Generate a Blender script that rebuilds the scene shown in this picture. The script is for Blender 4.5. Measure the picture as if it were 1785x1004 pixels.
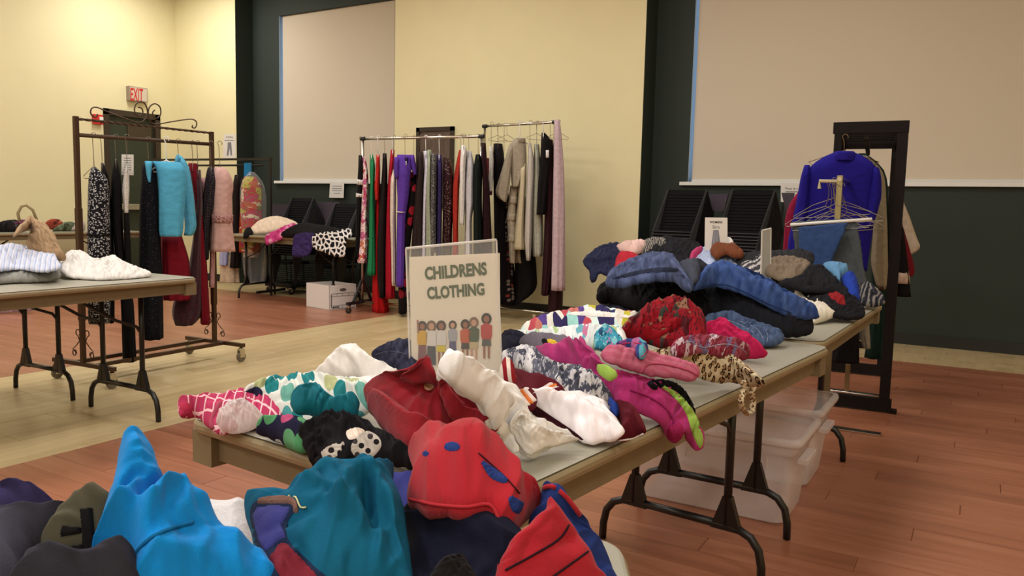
import bpy, math, random
import numpy as np
from mathutils import Vector
from mathutils.geometry import delaunay_2d_cdt
random.seed(7)
S = bpy.context.scene
COL = S.collection
for o in list(bpy.data.objects): bpy.data.objects.remove(o)

# ------------------------------------------------------------------ camera
FPX, PIT, ROL, YAW, CH = 1383.8, 0.1000, 0.02267, -0.5363, 1.1605
CX, CY = 892.5, 502.0
FW = np.array([math.sin(YAW)*math.cos(PIT), math.cos(YAW)*math.cos(PIT), -math.sin(PIT)])
RT = np.array([math.cos(YAW), -math.sin(YAW), 0.0]); UP = np.cross(RT, FW)
_r = math.cos(ROL)*RT + math.sin(ROL)*UP; _u = -math.sin(ROL)*RT + math.cos(ROL)*UP
RT, UP = _r, _u
CAM = np.array([0, 0, CH])
cd = bpy.data.cameras.new('camera'); cam = bpy.data.objects.new('camera', cd); COL.objects.link(cam)
cd.sensor_fit = 'HORIZONTAL'; cd.sensor_width = 36.0; cd.lens = 36.0*FPX/1785.0; cd.clip_start = 0.02; cd.clip_end = 100
from mathutils import Matrix
M = Matrix(((RT[0], UP[0], -FW[0], 0), (RT[1], UP[1], -FW[1], 0), (RT[2], UP[2], -FW[2], CH), (0, 0, 0, 1)))
cam.matrix_world = M
S.camera = cam

# ------------------------------------------------------------------ world, lights, exposure
S.view_settings.view_transform = 'Standard'; S.view_settings.look = 'None'
S.view_settings.exposure = -0.10; S.view_settings.gamma = 1.0; S.view_settings.use_curve_mapping = False
W = bpy.data.worlds.new('world'); S.world = W; W.use_nodes = True
bg = W.node_tree.nodes['Background']; bg.inputs[0].default_value = (0.55, 0.75, 1.0, 1); bg.inputs[1].default_value = 1.6
LIGHT_E = 46.0
CEIL = 4.3
LAMPS = [(-9.2, 6.6), (-8.6, 3.6), (-8.6, 1.0), (-5.2, 5.6), (-5.2, 3.0), (-5.2, 0.4), (-1.9, 5.2), (-1.9, 2.6), (-1.9, -0.4), (1.6, 4.6), (1.6, 1.8), (1.6, -1.0), (-5.2, -2.6), (-1.9, -3.0), (1.6, -3.8), (-1.9, -5.6)]  # lamps behind the camera are added to brighten surfaces that face it
def area(name, loc, sx, sy, e, col=(1, 0.98, 0.955)):
    l = bpy.data.lights.new(name, 'AREA'); l.shape = 'RECTANGLE'; l.size = sx; l.size_y = sy; l.energy = e; l.color = col
    o = bpy.data.objects.new(name, l); COL.objects.link(o); o.location = loc; return o
for k, (x, y) in enumerate(LAMPS):
    area('unseen_lamp_light', (x, y, CEIL-0.09), 1.15, 0.55, LIGHT_E*(.35 if x > 1 and y > 1 else 1.3 if y < 1 and x > -6 else 1.2 if y > 6 else .95))

# ------------------------------------------------------------------ helpers
def ray(x, y): return FW + RT*((x-CX)/FPX) - UP*((y-CY)/FPX)
def onz(x, y, z):
    d = ray(x, y); return CAM + d*((z-CH)/d[2])
def ony(x, y, Y):
    d = ray(x, y); return CAM + d*(Y/d[1])
def onx(x, y, X):
    d = ray(x, y); return CAM + d*(X/d[0])
def onp(x, y, P, n):
    d = ray(x, y); P = np.array(P, float); n = np.array(n, float); return CAM + d*(((P-CAM)@n)/(d@n))
def proj(P):
    d = np.asarray(P, float)-CAM; z = d@FW
    return np.stack([CX+FPX*(d@RT)/z, CY-FPX*(d@UP)/z], -1)
def nrm(v):
    v = np.asarray(v, float); return v/max(1e-9, np.linalg.norm(v))
def lin(c):
    c = np.array(c, float)/255.0
    c = np.where(c <= 0.04045, c/12.92, ((c+0.055)/1.055)**2.4)
    return (float(c[0]), float(c[1]), float(c[2]), 1.0)

class MB:
    def __init__(s): s.v = []; s.f = []
    def add(s, vs, fs):
        b = len(s.v); s.v += [tuple(map(float, p)) for p in vs]; s.f += [tuple(b+i for i in f) for f in fs]; return s
    def box(s, x0, y0, z0, x1, y1, z1):
        v = [(x, y, z) for z in (z0, z1) for y in (y0, y1) for x in (x0, x1)]
        return s.add(v, [(0, 2, 3, 1), (4, 5, 7, 6), (0, 1, 5, 4), (2, 6, 7, 3), (0, 4, 6, 2), (1, 3, 7, 5)])
    def obox(s, c, a, b, d):
        c, a, b, d = [np.array(t, float) for t in (c, a, b, d)]
        v = [c+i*a+j*b+k*d for k in (-1, 1) for j in (-1, 1) for i in (-1, 1)]
        return s.add(v, [(0, 2, 3, 1), (4, 5, 7, 6), (0, 1, 5, 4), (2, 6, 7, 3), (0, 4, 6, 2), (1, 3, 7, 5)])
    def bbox(s, x0, y0, z0, x1, y1, z1, c=0.003):
        # box with chamfered top edges
        v = [(x0, y0, z0), (x1, y0, z0), (x1, y1, z0), (x0, y1, z0), (x0, y0, z1-c), (x1, y0, z1-c), (x1, y1, z1-c), (x0, y1, z1-c),
             (x0+c, y0+c, z1), (x1-c, y0+c, z1), (x1-c, y1-c, z1), (x0+c, y1-c, z1)]
        f = [(3, 2, 1, 0), (8, 9, 10, 11)]
        for a in (0, 4):
            for i in range(4):
                j = (i+1) % 4; f.append((a+i, a+j, a+4+j, a+4+i))
        return s.add(v, f)
    def tube(s, pts, r, n=8, closed=False, twist=0, flat=None):
        P = [np.array(p, float) for p in pts]; N = len(P); vs = []; up = None
        rs = r if hasattr(r, '__len__') else [r]*N
        for i in range(N):
            if closed: t = nrm(P[(i+1) % N]-P[i-1])
            else: t = nrm(P[min(i+1, N-1)]-P[max(i-1, 0)])
            if up is None:
                a = np.array([0, 0, 1.0]) if abs(t[2]) < .9 else np.array([1.0, 0, 0])
                up = nrm(np.cross(np.cross(t, a), t))
            up = nrm(up-t*(up@t)); sd = np.cross(t, up)
            for k in range(n):
                a = 2*math.pi*k/n+twist*i+(math.pi/n)
                q = rs[i]
                vs.append(P[i]+(up*math.cos(a)+sd*math.sin(a)*(flat or 1))*q)
        fs = []
        for i in range(N if closed else N-1):
            j = (i+1) % N
            for k in range(n):
                l = (k+1) % n; fs.append((i*n+k, i*n+l, j*n+l, j*n+k))
        if not closed: fs.append(tuple(range(n-1, -1, -1))); fs.append(tuple((N-1)*n+k for k in range(n)))
        return s.add(vs, fs)
    def lathe(s, prof, c, ax=(0, 0, 1), n=20):
        ax = nrm(ax); a = np.array([1.0, 0, 0]) if abs(ax[0]) < .9 else np.array([0, 1.0, 0]); u = nrm(np.cross(ax, a)); w = np.cross(ax, u)
        vs = []; c = np.array(c, float)
        for (r, h) in prof:
            for k in range(n):
                t = 2*math.pi*k/n; vs.append(c+ax*h+(u*math.cos(t)+w*math.sin(t))*max(r, 1e-5))
        fs = []
        for i in range(len(prof)-1):
            for k in range(n):
                l = (k+1) % n; fs.append((i*n+k, i*n+l, (i+1)*n+l, (i+1)*n+k))
        fs.append(tuple(range(n-1, -1, -1))); fs.append(tuple((len(prof)-1)*n+k for k in range(n)))
        return s.add(vs, fs)
    def slab(s, poly, n, t):
        # poly: list of 3D coplanar points, extruded by t along n
        P = [np.array(p, float) for p in poly]; n = np.array(n, float)*t; m = len(P)
        vs = P+[p+n for p in P]
        fs = [tuple(range(m-1, -1, -1)), tuple(range(m, 2*m))]+[(i, (i+1) % m, m+(i+1) % m, m+i) for i in range(m)]
        return s.add(vs, fs)

def tag(o, label=None, cat=None, group=None, kind=None):
    if label: o['label'] = label
    if cat: o['category'] = cat
    if group: o['group'] = group
    if kind: o['kind'] = kind
    return o
def empty(name, loc, label=None, cat=None, group=None, kind=None):
    o = bpy.data.objects.new(name, None); COL.objects.link(o); o.location = tuple(float(a) for a in loc); o.empty_display_size = .05
    return tag(o, label, cat, group, kind)
def rootloc(p):
    l = np.zeros(3)
    while p is not None: l += np.array(p.location); p = p.parent
    return l
def mk(name, mb, mat, parent=None, smooth=False, uv=None, label=None, cat=None, group=None, kind=None, origin=None):
    v, f = (mb.v, mb.f) if isinstance(mb, MB) else mb
    if parent is None and name.endswith('_top') and cat: name = name[:-4]+'_blouse'
    v = np.array(v, float).reshape(-1, 3)
    if parent is not None: off = rootloc(parent)
    elif origin is not None: off = np.array(origin, float)
    else: off = np.array([(v[:, 0].min()+v[:, 0].max())/2, (v[:, 1].min()+v[:, 1].max())/2, v[:, 2].min()])
    me = bpy.data.meshes.new(name); me.from_pydata((v-off).tolist(), [], [tuple(int(i) for i in q) for q in f]); me.update()
    if mat is not None: me.materials.append(mat)
    if uv is not None:
        ul = me.uv_layers.new(name='UVMap'); idx = np.zeros(len(me.loops), int); me.loops.foreach_get('vertex_index', idx)
        ul.data.foreach_set('uv', np.asarray(uv, float)[idx].ravel())
    if smooth: me.polygons.foreach_set('use_smooth', [True]*len(me.polygons))
    o = bpy.data.objects.new(name, me); COL.objects.link(o)
    if parent is not None: o.parent = parent
    else: o.location = tuple(off)
    return tag(o, label, cat, group, kind)
def copy_tree(o, parent=None):
    c = o.copy(); COL.objects.link(c); c.parent = parent
    for ch in list(o.children): copy_tree(ch, c)
    return c

# ------------------------------------------------------------------ materials
MATS = {}
def newmat(n):
    m = bpy.data.materials.new(n); m.use_nodes = True; nt = m.node_tree
    b = nt.nodes['Principled BSDF']; return m, nt, b
def nd(nt, t, **k):
    n = nt.nodes.new(t)
    for a, v in k.items():
        if a.startswith('i_'):
            key = a[2:]; key = int(key) if key.isdigit() else key.replace('_', ' ')
            n.inputs[key].default_value = v
        else: setattr(n, a, v)
    return n
def plain(name, c, rough=.5, metal=0, noise=0.0, nscale=30, bump=0.0, bscale=200, spec=.5, coat=0):
    if name in MATS: return MATS[name]
    m, nt, b = newmat(name); L = nt.links
    b.inputs['Base Color'].default_value = lin(c); b.inputs['Roughness'].default_value = rough; b.inputs['Metallic'].default_value = metal
    b.inputs['Specular IOR Level'].default_value = spec; b.inputs['Coat Weight'].default_value = coat
    tc = nd(nt, 'ShaderNodeTexCoord')
    if noise:
        nz = nd(nt, 'ShaderNodeTexNoise', i_Scale=nscale, i_Detail=5.0); L.new(tc.outputs['Object'], nz.inputs['Vector'])
        mx = nd(nt, 'ShaderNodeMix', data_type='RGBA', blend_type='MULTIPLY'); mx.inputs[0].default_value = 1
        mr = nd(nt, 'ShaderNodeMapRange'); mr.inputs[3].default_value = 1-noise; mr.inputs[4].default_value = 1+noise
        mr.inputs[1].default_value = .3; mr.inputs[2].default_value = .7
        L.new(nz.outputs[0], mr.inputs[0]); mx.inputs[6].default_value = lin(c); L.new(mr.outputs[0], mx.inputs[7]); L.new(mx.outputs[2], b.inputs['Base Color'])
    if bump:
        nz = nd(nt, 'ShaderNodeTexNoise', i_Scale=bscale, i_Detail=3.0); L.new(tc.outputs['Object'], nz.inputs['Vector'])
        bp = nd(nt, 'ShaderNodeBump', i_Strength=bump, i_Distance=.002); L.new(nz.outputs[0], bp.inputs['Height']); L.new(bp.outputs[0], b.inputs['Normal'])
    MATS[name] = m; return m
def cramp(nt, stops, const=True):
    r = nd(nt, 'ShaderNodeValToRGB'); cr = r.color_ramp; cr.interpolation = 'CONSTANT' if const else 'LINEAR'
    while len(cr.elements) < len(stops): cr.elements.new(0.5)
    for e, (p, c) in zip(cr.elements, stops): e.position = p; e.color = lin(c)
    return r
def cloth(name, kind, cols, sc=20.0, rough=.9, bump=.25, bsc=900, sheen=.0, thr=.35, spec=.15):
    """kind: plain, dots, floral, patches, edges, leopard, stripes, vstripes, denim, sparkle, check, swirl"""
    key = 'cloth_'+name
    if key in MATS: return MATS[key]
    def tone(c):
        if not isinstance(c, tuple) or len(c) != 3: return c
        return tuple(a*.86 for a in c) if max(c)-min(c) > 50 else c
    cols = [tone(c) if len(c) == 3 else (c[0], tone(c[1])) for c in cols]
    m, nt, b = newmat(key); L = nt.links
    b.inputs['Roughness'].default_value = rough; b.inputs['Specular IOR Level'].default_value = spec
    b.inputs['Sheen Weight'].default_value = sheen*.25; b.inputs['Sheen Roughness'].default_value = .6
    uv = nd(nt, 'ShaderNodeUVMap'); uv.uv_map = 'UVMap'; V = uv.outputs[0]
    wn = nd(nt, 'ShaderNodeTexNoise', i_Scale=sc*.6, i_Detail=2.0); L.new(V, wn.inputs['Vector'])
    def vor(scale, feat='F1', warp=0.0):
        v = nd(nt, 'ShaderNodeTexVoronoi', feature=feat); v.inputs['Scale'].default_value = scale; v.voronoi_dimensions = '2D'
        if warp:
            ad = nd(nt, 'ShaderNodeVectorMath', operation='MULTIPLY_ADD'); L.new(wn.outputs[1], ad.inputs[0]); ad.inputs[1].default_value = (warp/scale,)*3; L.new(V, ad.inputs[2])
            L.new(ad.outputs[0], v.inputs['Vector'])
        else: L.new(V, v.inputs['Vector'])
        return v
    def mixc(f, a, c):
        mx = nd(nt, 'ShaderNodeMix', data_type='RGBA'); L.new(f, mx.inputs[0])
        for s_, t in ((6, a), (7, c)):
            if isinstance(t, tuple): mx.inputs[s_].default_value = lin(t)
            else: L.new(t, mx.inputs[s_])
        return mx.outputs[2]
    def math_(op, a, v):
        n = nd(nt, 'ShaderNodeMath', operation=op); L.new(a, n.inputs[0])
        if isinstance(v, (int, float)): n.inputs[1].default_value = v
        else: L.new(v, n.inputs[1])
        return n.outputs[0]
    def sepr(c):
        s_ = nd(nt, 'ShaderNodeSeparateColor'); L.new(c, s_.inputs[0]); return s_.outputs[0]
    def rand(v, cs):
        r = cramp(nt, [(i/len(cs), c) for i, c in enumerate(cs)]); L.new(sepr(v.outputs['Color']), r.inputs[0]); return r.outputs[0]
    out = None
    if kind == 'plain': pass
    elif kind == 'dots':
        v = vor(sc); v.inputs['Randomness'].default_value = .55
        out = mixc(math_('LESS_THAN', v.outputs['Distance'], thr), cols[0], rand(v, cols[1:]))
    elif kind == 'patches':
        v = vor(sc, warp=.8); out = rand(v, cols)
    elif kind == 'floral':
        v = vor(sc, warp=1.1); f = rand(v, cols[1:]); n2 = nd(nt, 'ShaderNodeTexNoise', i_Scale=sc*.9, i_Detail=3.0); L.new(V, n2.inputs['Vector'])
        out = mixc(math_('GREATER_THAN', n2.outputs[0], thr+.15), cols[0], f)
        v2 = vor(sc*2.3, warp=1.0); out = mixc(math_('LESS_THAN', v2.outputs['Distance'], .2), out, cols[-1])
    elif kind == 'edges':
        v = vor(sc, 'DISTANCE_TO_EDGE', warp=.3); v.inputs['Randomness'].default_value = .7
        out = mixc(math_('LESS_THAN', v.outputs['Distance'], thr*.3), cols[0], cols[1])
    elif kind == 'scales':
        v = vor(sc, 'DISTANCE_TO_EDGE'); v.inputs['Randomness'].default_value = .15
        out = mixc(math_('LESS_THAN', v.outputs['Distance'], .07), cols[0], cols[1])
    elif kind == 'leopard':
        v = vor(sc, warp=.8); d = v.outputs['Distance']; v.inputs['Randomness'].default_value = .8
        a = math_('LESS_THAN', d, .40); c_ = math_('LESS_THAN', d, .2)
        n2 = nd(nt, 'ShaderNodeTexNoise', i_Scale=sc*1.5); L.new(V, n2.inputs['Vector']); g = math_('GREATER_THAN', n2.outputs[0], .44)
        ring = math_('MULTIPLY', a, g); out = mixc(ring, cols[0], cols[1]); out = mixc(c_, out, cols[2])
    elif kind in ('stripes', 'vstripes'):
        s_ = nd(nt, 'ShaderNodeSeparateXYZ'); L.new(V, s_.inputs[0]); t = math_('MULTIPLY', s_.outputs[1 if kind == 'stripes' else 0], sc)
        t = math_('FRACT', t, 0); r = cramp(nt, cols); L.new(t, r.inputs[0]); out = r.outputs[0]
    elif kind == 'denim':
        n2 = nd(nt, 'ShaderNodeTexNoise', i_Scale=sc, i_Detail=6.0); L.new(V, n2.inputs['Vector']); r = cramp(nt, [(.35, cols[0]), (.65, cols[1])], False); L.new(n2.outputs[0], r.inputs[0]); out = r.outputs[0]
    elif kind == 'sparkle':
        v = vor(sc); out = mixc(math_('LESS_THAN', v.outputs['Distance'], thr), cols[0], rand(v, cols[1:]))
    elif kind == 'swirl':
        w = nd(nt, 'ShaderNodeTexWave', i_Scale=sc, i_Distortion=9.0, i_Detail=3.0); w.inputs['Detail Scale'].default_value = 1.6; L.new(V, w.inputs['Vector'])
        r = cramp(nt, [(i/len(cols), c) for i, c in enumerate(cols)]); L.new(w.outputs[0], r.inputs[0]); out = r.outputs[0]
    if out is None:
        n2 = nd(nt, 'ShaderNodeTexNoise', i_Scale=35.0, i_Detail=4.0); L.new(V, n2.inputs['Vector'])
        c0 = tuple(max(0, a*.93) for a in cols[0]); c1 = tuple(min(255, a*1.05) for a in cols[0])
        r = cramp(nt, [(.3, c0), (.7, c1)], False); L.new(n2.outputs[0], r.inputs[0]); out = r.outputs[0]
    L.new(out, b.inputs['Base Color'])
    if bump:
        n3 = nd(nt, 'ShaderNodeTexNoise', i_Scale=bsc, i_Detail=2.0); L.new(V, n3.inputs['Vector'])
        n4 = nd(nt, 'ShaderNodeTexNoise', i_Scale=14.0, i_Detail=2.0, i_Distortion=.6); n4.noise_type = 'RIDGED_MULTIFRACTAL'; L.new(V, n4.inputs['Vector'])
        bp = nd(nt, 'ShaderNodeBump', i_Strength=bump, i_Distance=.0015); L.new(n3.outputs[0], bp.inputs['Height'])
        bp2 = nd(nt, 'ShaderNodeBump', i_Strength=.5, i_Distance=.007); L.new(n4.outputs[0], bp2.inputs['Height']); L.new(bp.outputs[0], bp2.inputs['Normal'])
        L.new(bp2.outputs[0], b.inputs['Normal'])
    MATS[key] = m; return m
def C(name, c, **k): return cloth(name, 'plain', [c], **k)
def clear(name, tint, opac, rough=.25):
    if name in MATS: return MATS[name]
    m, nt, b = newmat(name); b.inputs['Base Color'].default_value = lin(tint); b.inputs['Roughness'].default_value = rough
    tr = nd(nt, 'ShaderNodeBsdfTransparent'); mx = nd(nt, 'ShaderNodeMixShader'); fr = nd(nt, 'ShaderNodeLayerWeight', i_Blend=.25)
    ad = nd(nt, 'ShaderNodeMath', operation='MULTIPLY_ADD'); nt.links.new(fr.outputs[1], ad.inputs[0]); ad.inputs[1].default_value = .35; ad.inputs[2].default_value = opac; ad.use_clamp = True
    nt.links.new(ad.outputs[0], mx.inputs[0]); nt.links.new(tr.outputs[0], mx.inputs[1]); nt.links.new(b.outputs[0], mx.inputs[2])
    nt.links.new(mx.outputs[0], nt.nodes['Material Output'].inputs[0]); MATS[name] = m; return m
def emis(name, c, e):
    m, nt, b = newmat(name); b.inputs['Base Color'].default_value = lin(c); b.inputs['Emission Color'].default_value = lin(c); b.inputs['Emission Strength'].default_value = e; return m
def plankmat(name, cols, along, L_, W_):
    m, nt, b = newmat(name); Lk = nt.links; g = nd(nt, 'ShaderNodeNewGeometry'); sp = nd(nt, 'ShaderNodeSeparateXYZ'); Lk.new(g.outputs['Position'], sp.inputs[0])
    a, c = (0, 1) if along == 'x' else (1, 0)
    row = nd(nt, 'ShaderNodeMath', operation='DIVIDE'); Lk.new(sp.outputs[c], row.inputs[0]); row.inputs[1].default_value = W_
    rf = nd(nt, 'ShaderNodeMath', operation='FLOOR'); Lk.new(row.outputs[0], rf.inputs[0])
    wn = nd(nt, 'ShaderNodeTexWhiteNoise', noise_dimensions='1D'); Lk.new(rf.outputs[0], wn.inputs['W'])
    al = nd(nt, 'ShaderNodeMath', operation='DIVIDE'); Lk.new(sp.outputs[a], al.inputs[0]); al.inputs[1].default_value = L_
    cb = nd(nt, 'ShaderNodeCombineXYZ'); Lk.new(rf.outputs[0], cb.inputs[0])
    ob = nd(nt, 'ShaderNodeObjectInfo'); Lk.new(ob.outputs['Random'], cb.inputs[1])
    w2 = nd(nt, 'ShaderNodeTexWhiteNoise', noise_dimensions='2D'); Lk.new(cb.outputs[0], w2.inputs['Vector'])
    st = nd(nt, 'ShaderNodeVectorMath', operation='MULTIPLY'); Lk.new(g.outputs['Position'], st.inputs[0]); st.inputs[1].default_value = (1.2, 16, 1) if along == 'x' else (16, 1.2, 1)
    ad = nd(nt, 'ShaderNodeVectorMath', operation='ADD'); Lk.new(st.outputs[0], ad.inputs[0]); Lk.new(w2.outputs['Color'], ad.inputs[1])
    nz = nd(nt, 'ShaderNodeTexNoise', i_Scale=1.3, i_Detail=6.0, i_Roughness=.6); Lk.new(ad.outputs[0], nz.inputs['Vector'])
    mm = nd(nt, 'ShaderNodeMath', operation='MULTIPLY_ADD'); Lk.new(w2.outputs['Value'], mm.inputs[0]); mm.inputs[1].default_value = .22; 
    m2 = nd(nt, 'ShaderNodeMath', operation='MULTIPLY_ADD'); Lk.new(nz.outputs[0], m2.inputs[0]); m2.inputs[1].default_value = .9; m2.inputs[2].default_value = -.06; Lk.new(m2.outputs[0], mm.inputs[2])
    r = cramp(nt, [(.15, cols[0]), (.5, cols[1]), (.85, cols[2])], False); Lk.new(mm.outputs[0], r.inputs[0]); Lk.new(r.outputs[0], b.inputs['Base Color'])
    b.inputs['Roughness'].default_value = .33; b.inputs['Specular IOR Level'].default_value = .5
    MATS[name] = m; return m

m_yel = plain('wall_yellow', (226, 216, 172), .75, noise=.015, nscale=3, bump=.1, bscale=250)
m_grn = plain('wall_green', (30, 42, 34), .7, noise=.04, nscale=4, bump=.15, bscale=200)
m_base = plain('baseboard_black', (24, 28, 26), .45)
m_white = plain('white_paint', (225, 224, 218), .5)
m_ceil = plain('ceiling_white', (225, 222, 210), .9)
m_blind = plain('blind_fabric', (208, 196, 176), .85, noise=.02, nscale=300, bump=.1, bscale=900)
m_black = plain('black_metal', (14, 12, 12), .38, noise=.1, nscale=60)
m_chrome = plain('chrome', (205, 200, 190), .22, 1)
m_bronze = plain('bronze_metal', (74, 52, 34), .45, .35, noise=.12, nscale=50)
m_tabtop = plain('table_laminate', (150, 146, 130), .5, noise=.03, nscale=12, bump=.05, bscale=400)
m_tabrim = plain('table_rim', (142, 128, 98), .45, noise=.05, nscale=30)
m_tabskirt = plain('table_apron', (118, 104, 76), .55, noise=.05, nscale=20)
m_wood = plain('dark_wood', (20, 12, 10), .65, spec=.2, noise=.15, nscale=25)
m_darkplast = plain('dark_plastic', (22, 20, 22), .5)
m_chair = plain('chair_black', (11, 10, 12), .8, bump=.2, bscale=300, spec=.15)
m_chairmet = plain('chair_rod', (34, 33, 36), .45, .3)
m_chairpur = plain('chair_backrest_grey', (62, 52, 64), .7, bump=.2, bscale=400)
m_red = plain('red_plastic', (196, 40, 34), .4)
m_paper = plain('paper', (222, 217, 210), .8)
m_paper2 = plain('paper_cream', (226, 214, 196), .8)
m_ink = plain('ink_black', (40, 40, 42), .8)
m_inkgrey = plain('ink_grey', (120, 120, 128), .8)
m_inkgreen = plain('ink_green', (72, 86, 50), .8)
m_card = plain('white_cardboard', (222, 216, 212), .8, noise=.01, nscale=10)
m_acr = clear('acrylic', (235, 235, 232), .06, .05)
m_bin = clear('frosted_plastic', (226, 214, 210), .42, .3)
m_bag = clear('poly_film', (225, 225, 228), .07, .15)
m_glass = clear('window_glass', (200, 220, 240), .05, .02)
m_redw = plankmat('plank_red', [(120, 72, 50), (152, 96, 70), (172, 116, 90)], 'x', 1.3, .13)
m_tan = plankmat('plank_tan', [(168, 146, 104), (192, 170, 126), (208, 188, 146)], 'y', 1.3, .13)

# ------------------------------------------------------------------ room shell
YR, YP, XL, XR, YF = 8.063, 7.757, -10.497, 3.2, -7.0
ZS, ZB = 1.474, .104
X1, X2, X3 = -9.197, -6.346, -3.105   # pilaster / bay edges
floor = mk('floor', MB().box(XL-.1, YF-.1, -.12, XR+.1, YR+.3, -.012), plain('subfloor', (60, 40, 30), .8), kind='structure', origin=(0, 0, 0))
# planks
def planks():
    L_, W_ = 1.3, .13; items = []
    B1, B2, BY = -5.391, -3.568, 7.065
    def zone(x0, x1, y0, y1, along, mat):
        a0, a1, c0, c1 = (x0, x1, y0, y1) if along == 'x' else (y0, y1, x0, x1)
        r = math.floor(c0/W_); 
        while r*W_ < c1-1e-6:
            lo, hi = max(c0, r*W_), min(c1, (r+1)*W_)
            off = (r*0.37 % 1)*L_; k = math.floor((a0-off)/L_)
            while off+k*L_ < a1-1e-6:
                s0, s1 = max(a0, off+k*L_), min(a1, off+(k+1)*L_)
                if s1-s0 > .02 and hi-lo > .01:
                    items.append((s0, lo, s1, hi, mat, along) if along == 'x' else (lo, s0, hi, s1, mat, along))
                k += 1
            r += 1
    zone(XL, B1, YF, BY, 'x', m_redw); zone(B2, XR, YF, BY, 'x', m_redw); zone(B1, B2, YF, BY, 'y', m_tan); zone(XL, XR, BY, YR, 'x', MATS.setdefault('t2', m_tan))
    def size(it):
        c = np.array([(it[0]+it[2])/2, (it[1]+it[3])/2, 0]); d = (c-CAM)@FW
        if d < .5: return 0
        p = proj(c)
        if not (-60 < p[0] < 1845 and 0 < p[1] < 1080): return 0
        return (it[2]-it[0])*(it[3]-it[1])/d**3
    items.sort(key=size, reverse=True)
    base = {}
    for mat in (m_redw, m_tan):
        mb = MB().bbox(-.5, -.5, -.012, .5, .5, 0, .003); me = bpy.data.meshes.new('plank'); me.from_pydata(mb.v, [], mb.f); me.materials.append(mat); base[mat.name] = me
    g = .0006
    for it in items[:300]:
        o = bpy.data.objects.new('plank', base[it[4].name]); COL.objects.link(o); o.parent = floor
        o.location = ((it[0]+it[2])/2, (it[1]+it[3])/2, 0); o.scale = (it[2]-it[0]-2*g, it[3]-it[1]-2*g, 1)
    for mat in (m_redw, m_tan):
        mb = MB()
        for it in items[300:]:
            if it[4] is mat: mb.bbox(it[0]+g, it[1]+g, -.012, it[2]-g, it[3]-g, 0, .0012)
        mk('planks', mb, mat, floor, kind='stuff')
planks()
def wall_with_hole(name, x0, x1, y, t, z1, holes, mat, axis='y', **k):
    mb = MB(); xs = x0
    def bx(a, b, z0, z1_):
        if axis == 'y': mb.box(a, y, z0, b, y+t, z1_)
        else: mb.box(y, a, z0, y+t, b, z1_)
    for (a, b, c, d) in holes:
        bx(xs, a, 0, z1)
        if c > 0: bx(a, b, 0, c)
        if d < z1: bx(a, b, d, z1)
        xs = b
    bx(xs, x1, 0, z1)
    return mk(name, mb, mat, kind='structure', origin=(0, 0, 0), **k)
WIN = [(-8.663, -6.0, ZS, 3.75), (-2.70, 1.9, ZS, 3.75)]
wb = wall_with_hole('wall_back', XL-.1, XR+.1, YR, .22, CEIL, WIN, m_grn)
for a, b in ((XL, X1), (X2, X3), (2.3, XR)):
    mk('pilaster', MB().box(a, YP, 0, b, YR, CEIL), m_yel, wb)
# green returns on the sides of the pilasters
for x, d in ((X1, .006), (X3, .006), (X2, -.006)):
    mk('pilaster_return', MB().box(min(x, x+d), YP+.002, 0, max(x, x+d), YR, CEIL), m_grn, wb)
wl = wall_with_hole('wall_left', YF, YP, XL-.15, .15, CEIL, [(6.60, 7.47, 0, 2.40)], m_yel, 'x')
mk('wall_right', MB().box(XR, YF, 0, XR+.15, YR, CEIL), m_yel, kind='structure', origin=(0, 0, 0))
mk('wall_front', MB().box(XL, YF-.15, 0, XR, YF, CEIL), m_yel, kind='structure', origin=(0, 0, 0))
mk('ceiling', MB().box(XL-.15, YF-.15, CEIL, XR+.15, YR+.2, CEIL+.1), m_ceil, kind='structure', origin=(0, 0, 0))
mb = MB()
for a, b, y in ((XL, X1, YP), (X2, X3, YP), (2.3, XR, YP), (X1, X2, YR), (X3, 2.3, YR)):
    mb.bbox(a, y-.014, 0, b, y, ZB, .004)
mk('baseboard_back', mb, m_base, kind='structure', origin=(0, 0, 0))
mb = MB(); mb.bbox(XL, YF, 0, XL+.014, 6.5, ZB, .004); mk('baseboard_left', mb, m_base, kind='structure', origin=(0, 0, 0))
for k, (x, y) in enumerate(LAMPS):
    r = empty('unseen_ceiling_light', (x, y, CEIL-.08), 'ceiling light panel out of frame above the hall floor', 'light', 'ceiling panels')
    mk('frame', MB().box(x-.62, y-.32, CEIL-.075, x+.62, y+.32, CEIL-.001), m_white, r)
    mk('diffuser', MB().box(x-.58, y-.28, CEIL-.08, x+.58, y+.28, CEIL-.076), emis('lamp_glow', (255, 247, 230), 2.5) if k == 0 else bpy.data.materials['lamp_glow'], r)
# windows
for i, (a, b, c, d) in enumerate(WIN):
    w = mk('window_%d' % (i+1), MB().box(a, YR+.16, c, a+.05, YR+.21, d).box(b-.05, YR+.16, c, b, YR+.21, d).box(a, YR+.16, d-.05, b, YR+.21, d).box(a, YR+.16, c, b, YR+.21, c+.05), plain('window_frame', (190, 195, 200), .4, .3), kind='structure', origin=(0, 0, 0))
    mk('pane', MB().box(a+.05, YR+.18, c+.05, b-.05, YR+.186, d-.05), m_glass, w)
    mk('sill', MB().bbox(a-.075, YR-.045, c-.035, b+.06, YR+.16, c, .004), m_white, w)
    mk('blind', MB().box(a+.028, YR+.04, c+.002, b-.02, YR+.046, d-.002), m_blind, w)
    mk('blind_rail', MB().box(a+.028, YR+.032, c+.002, b-.02, YR+.054, c+.028), m_white, w)
    mk('jamb', MB().box(a-.001, YR, c, a+.004, YR+.16, d), plain('jamb_pale_blue', (150, 175, 200), .4), w)  # even pale blue on the jamb beside the blind
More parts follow.
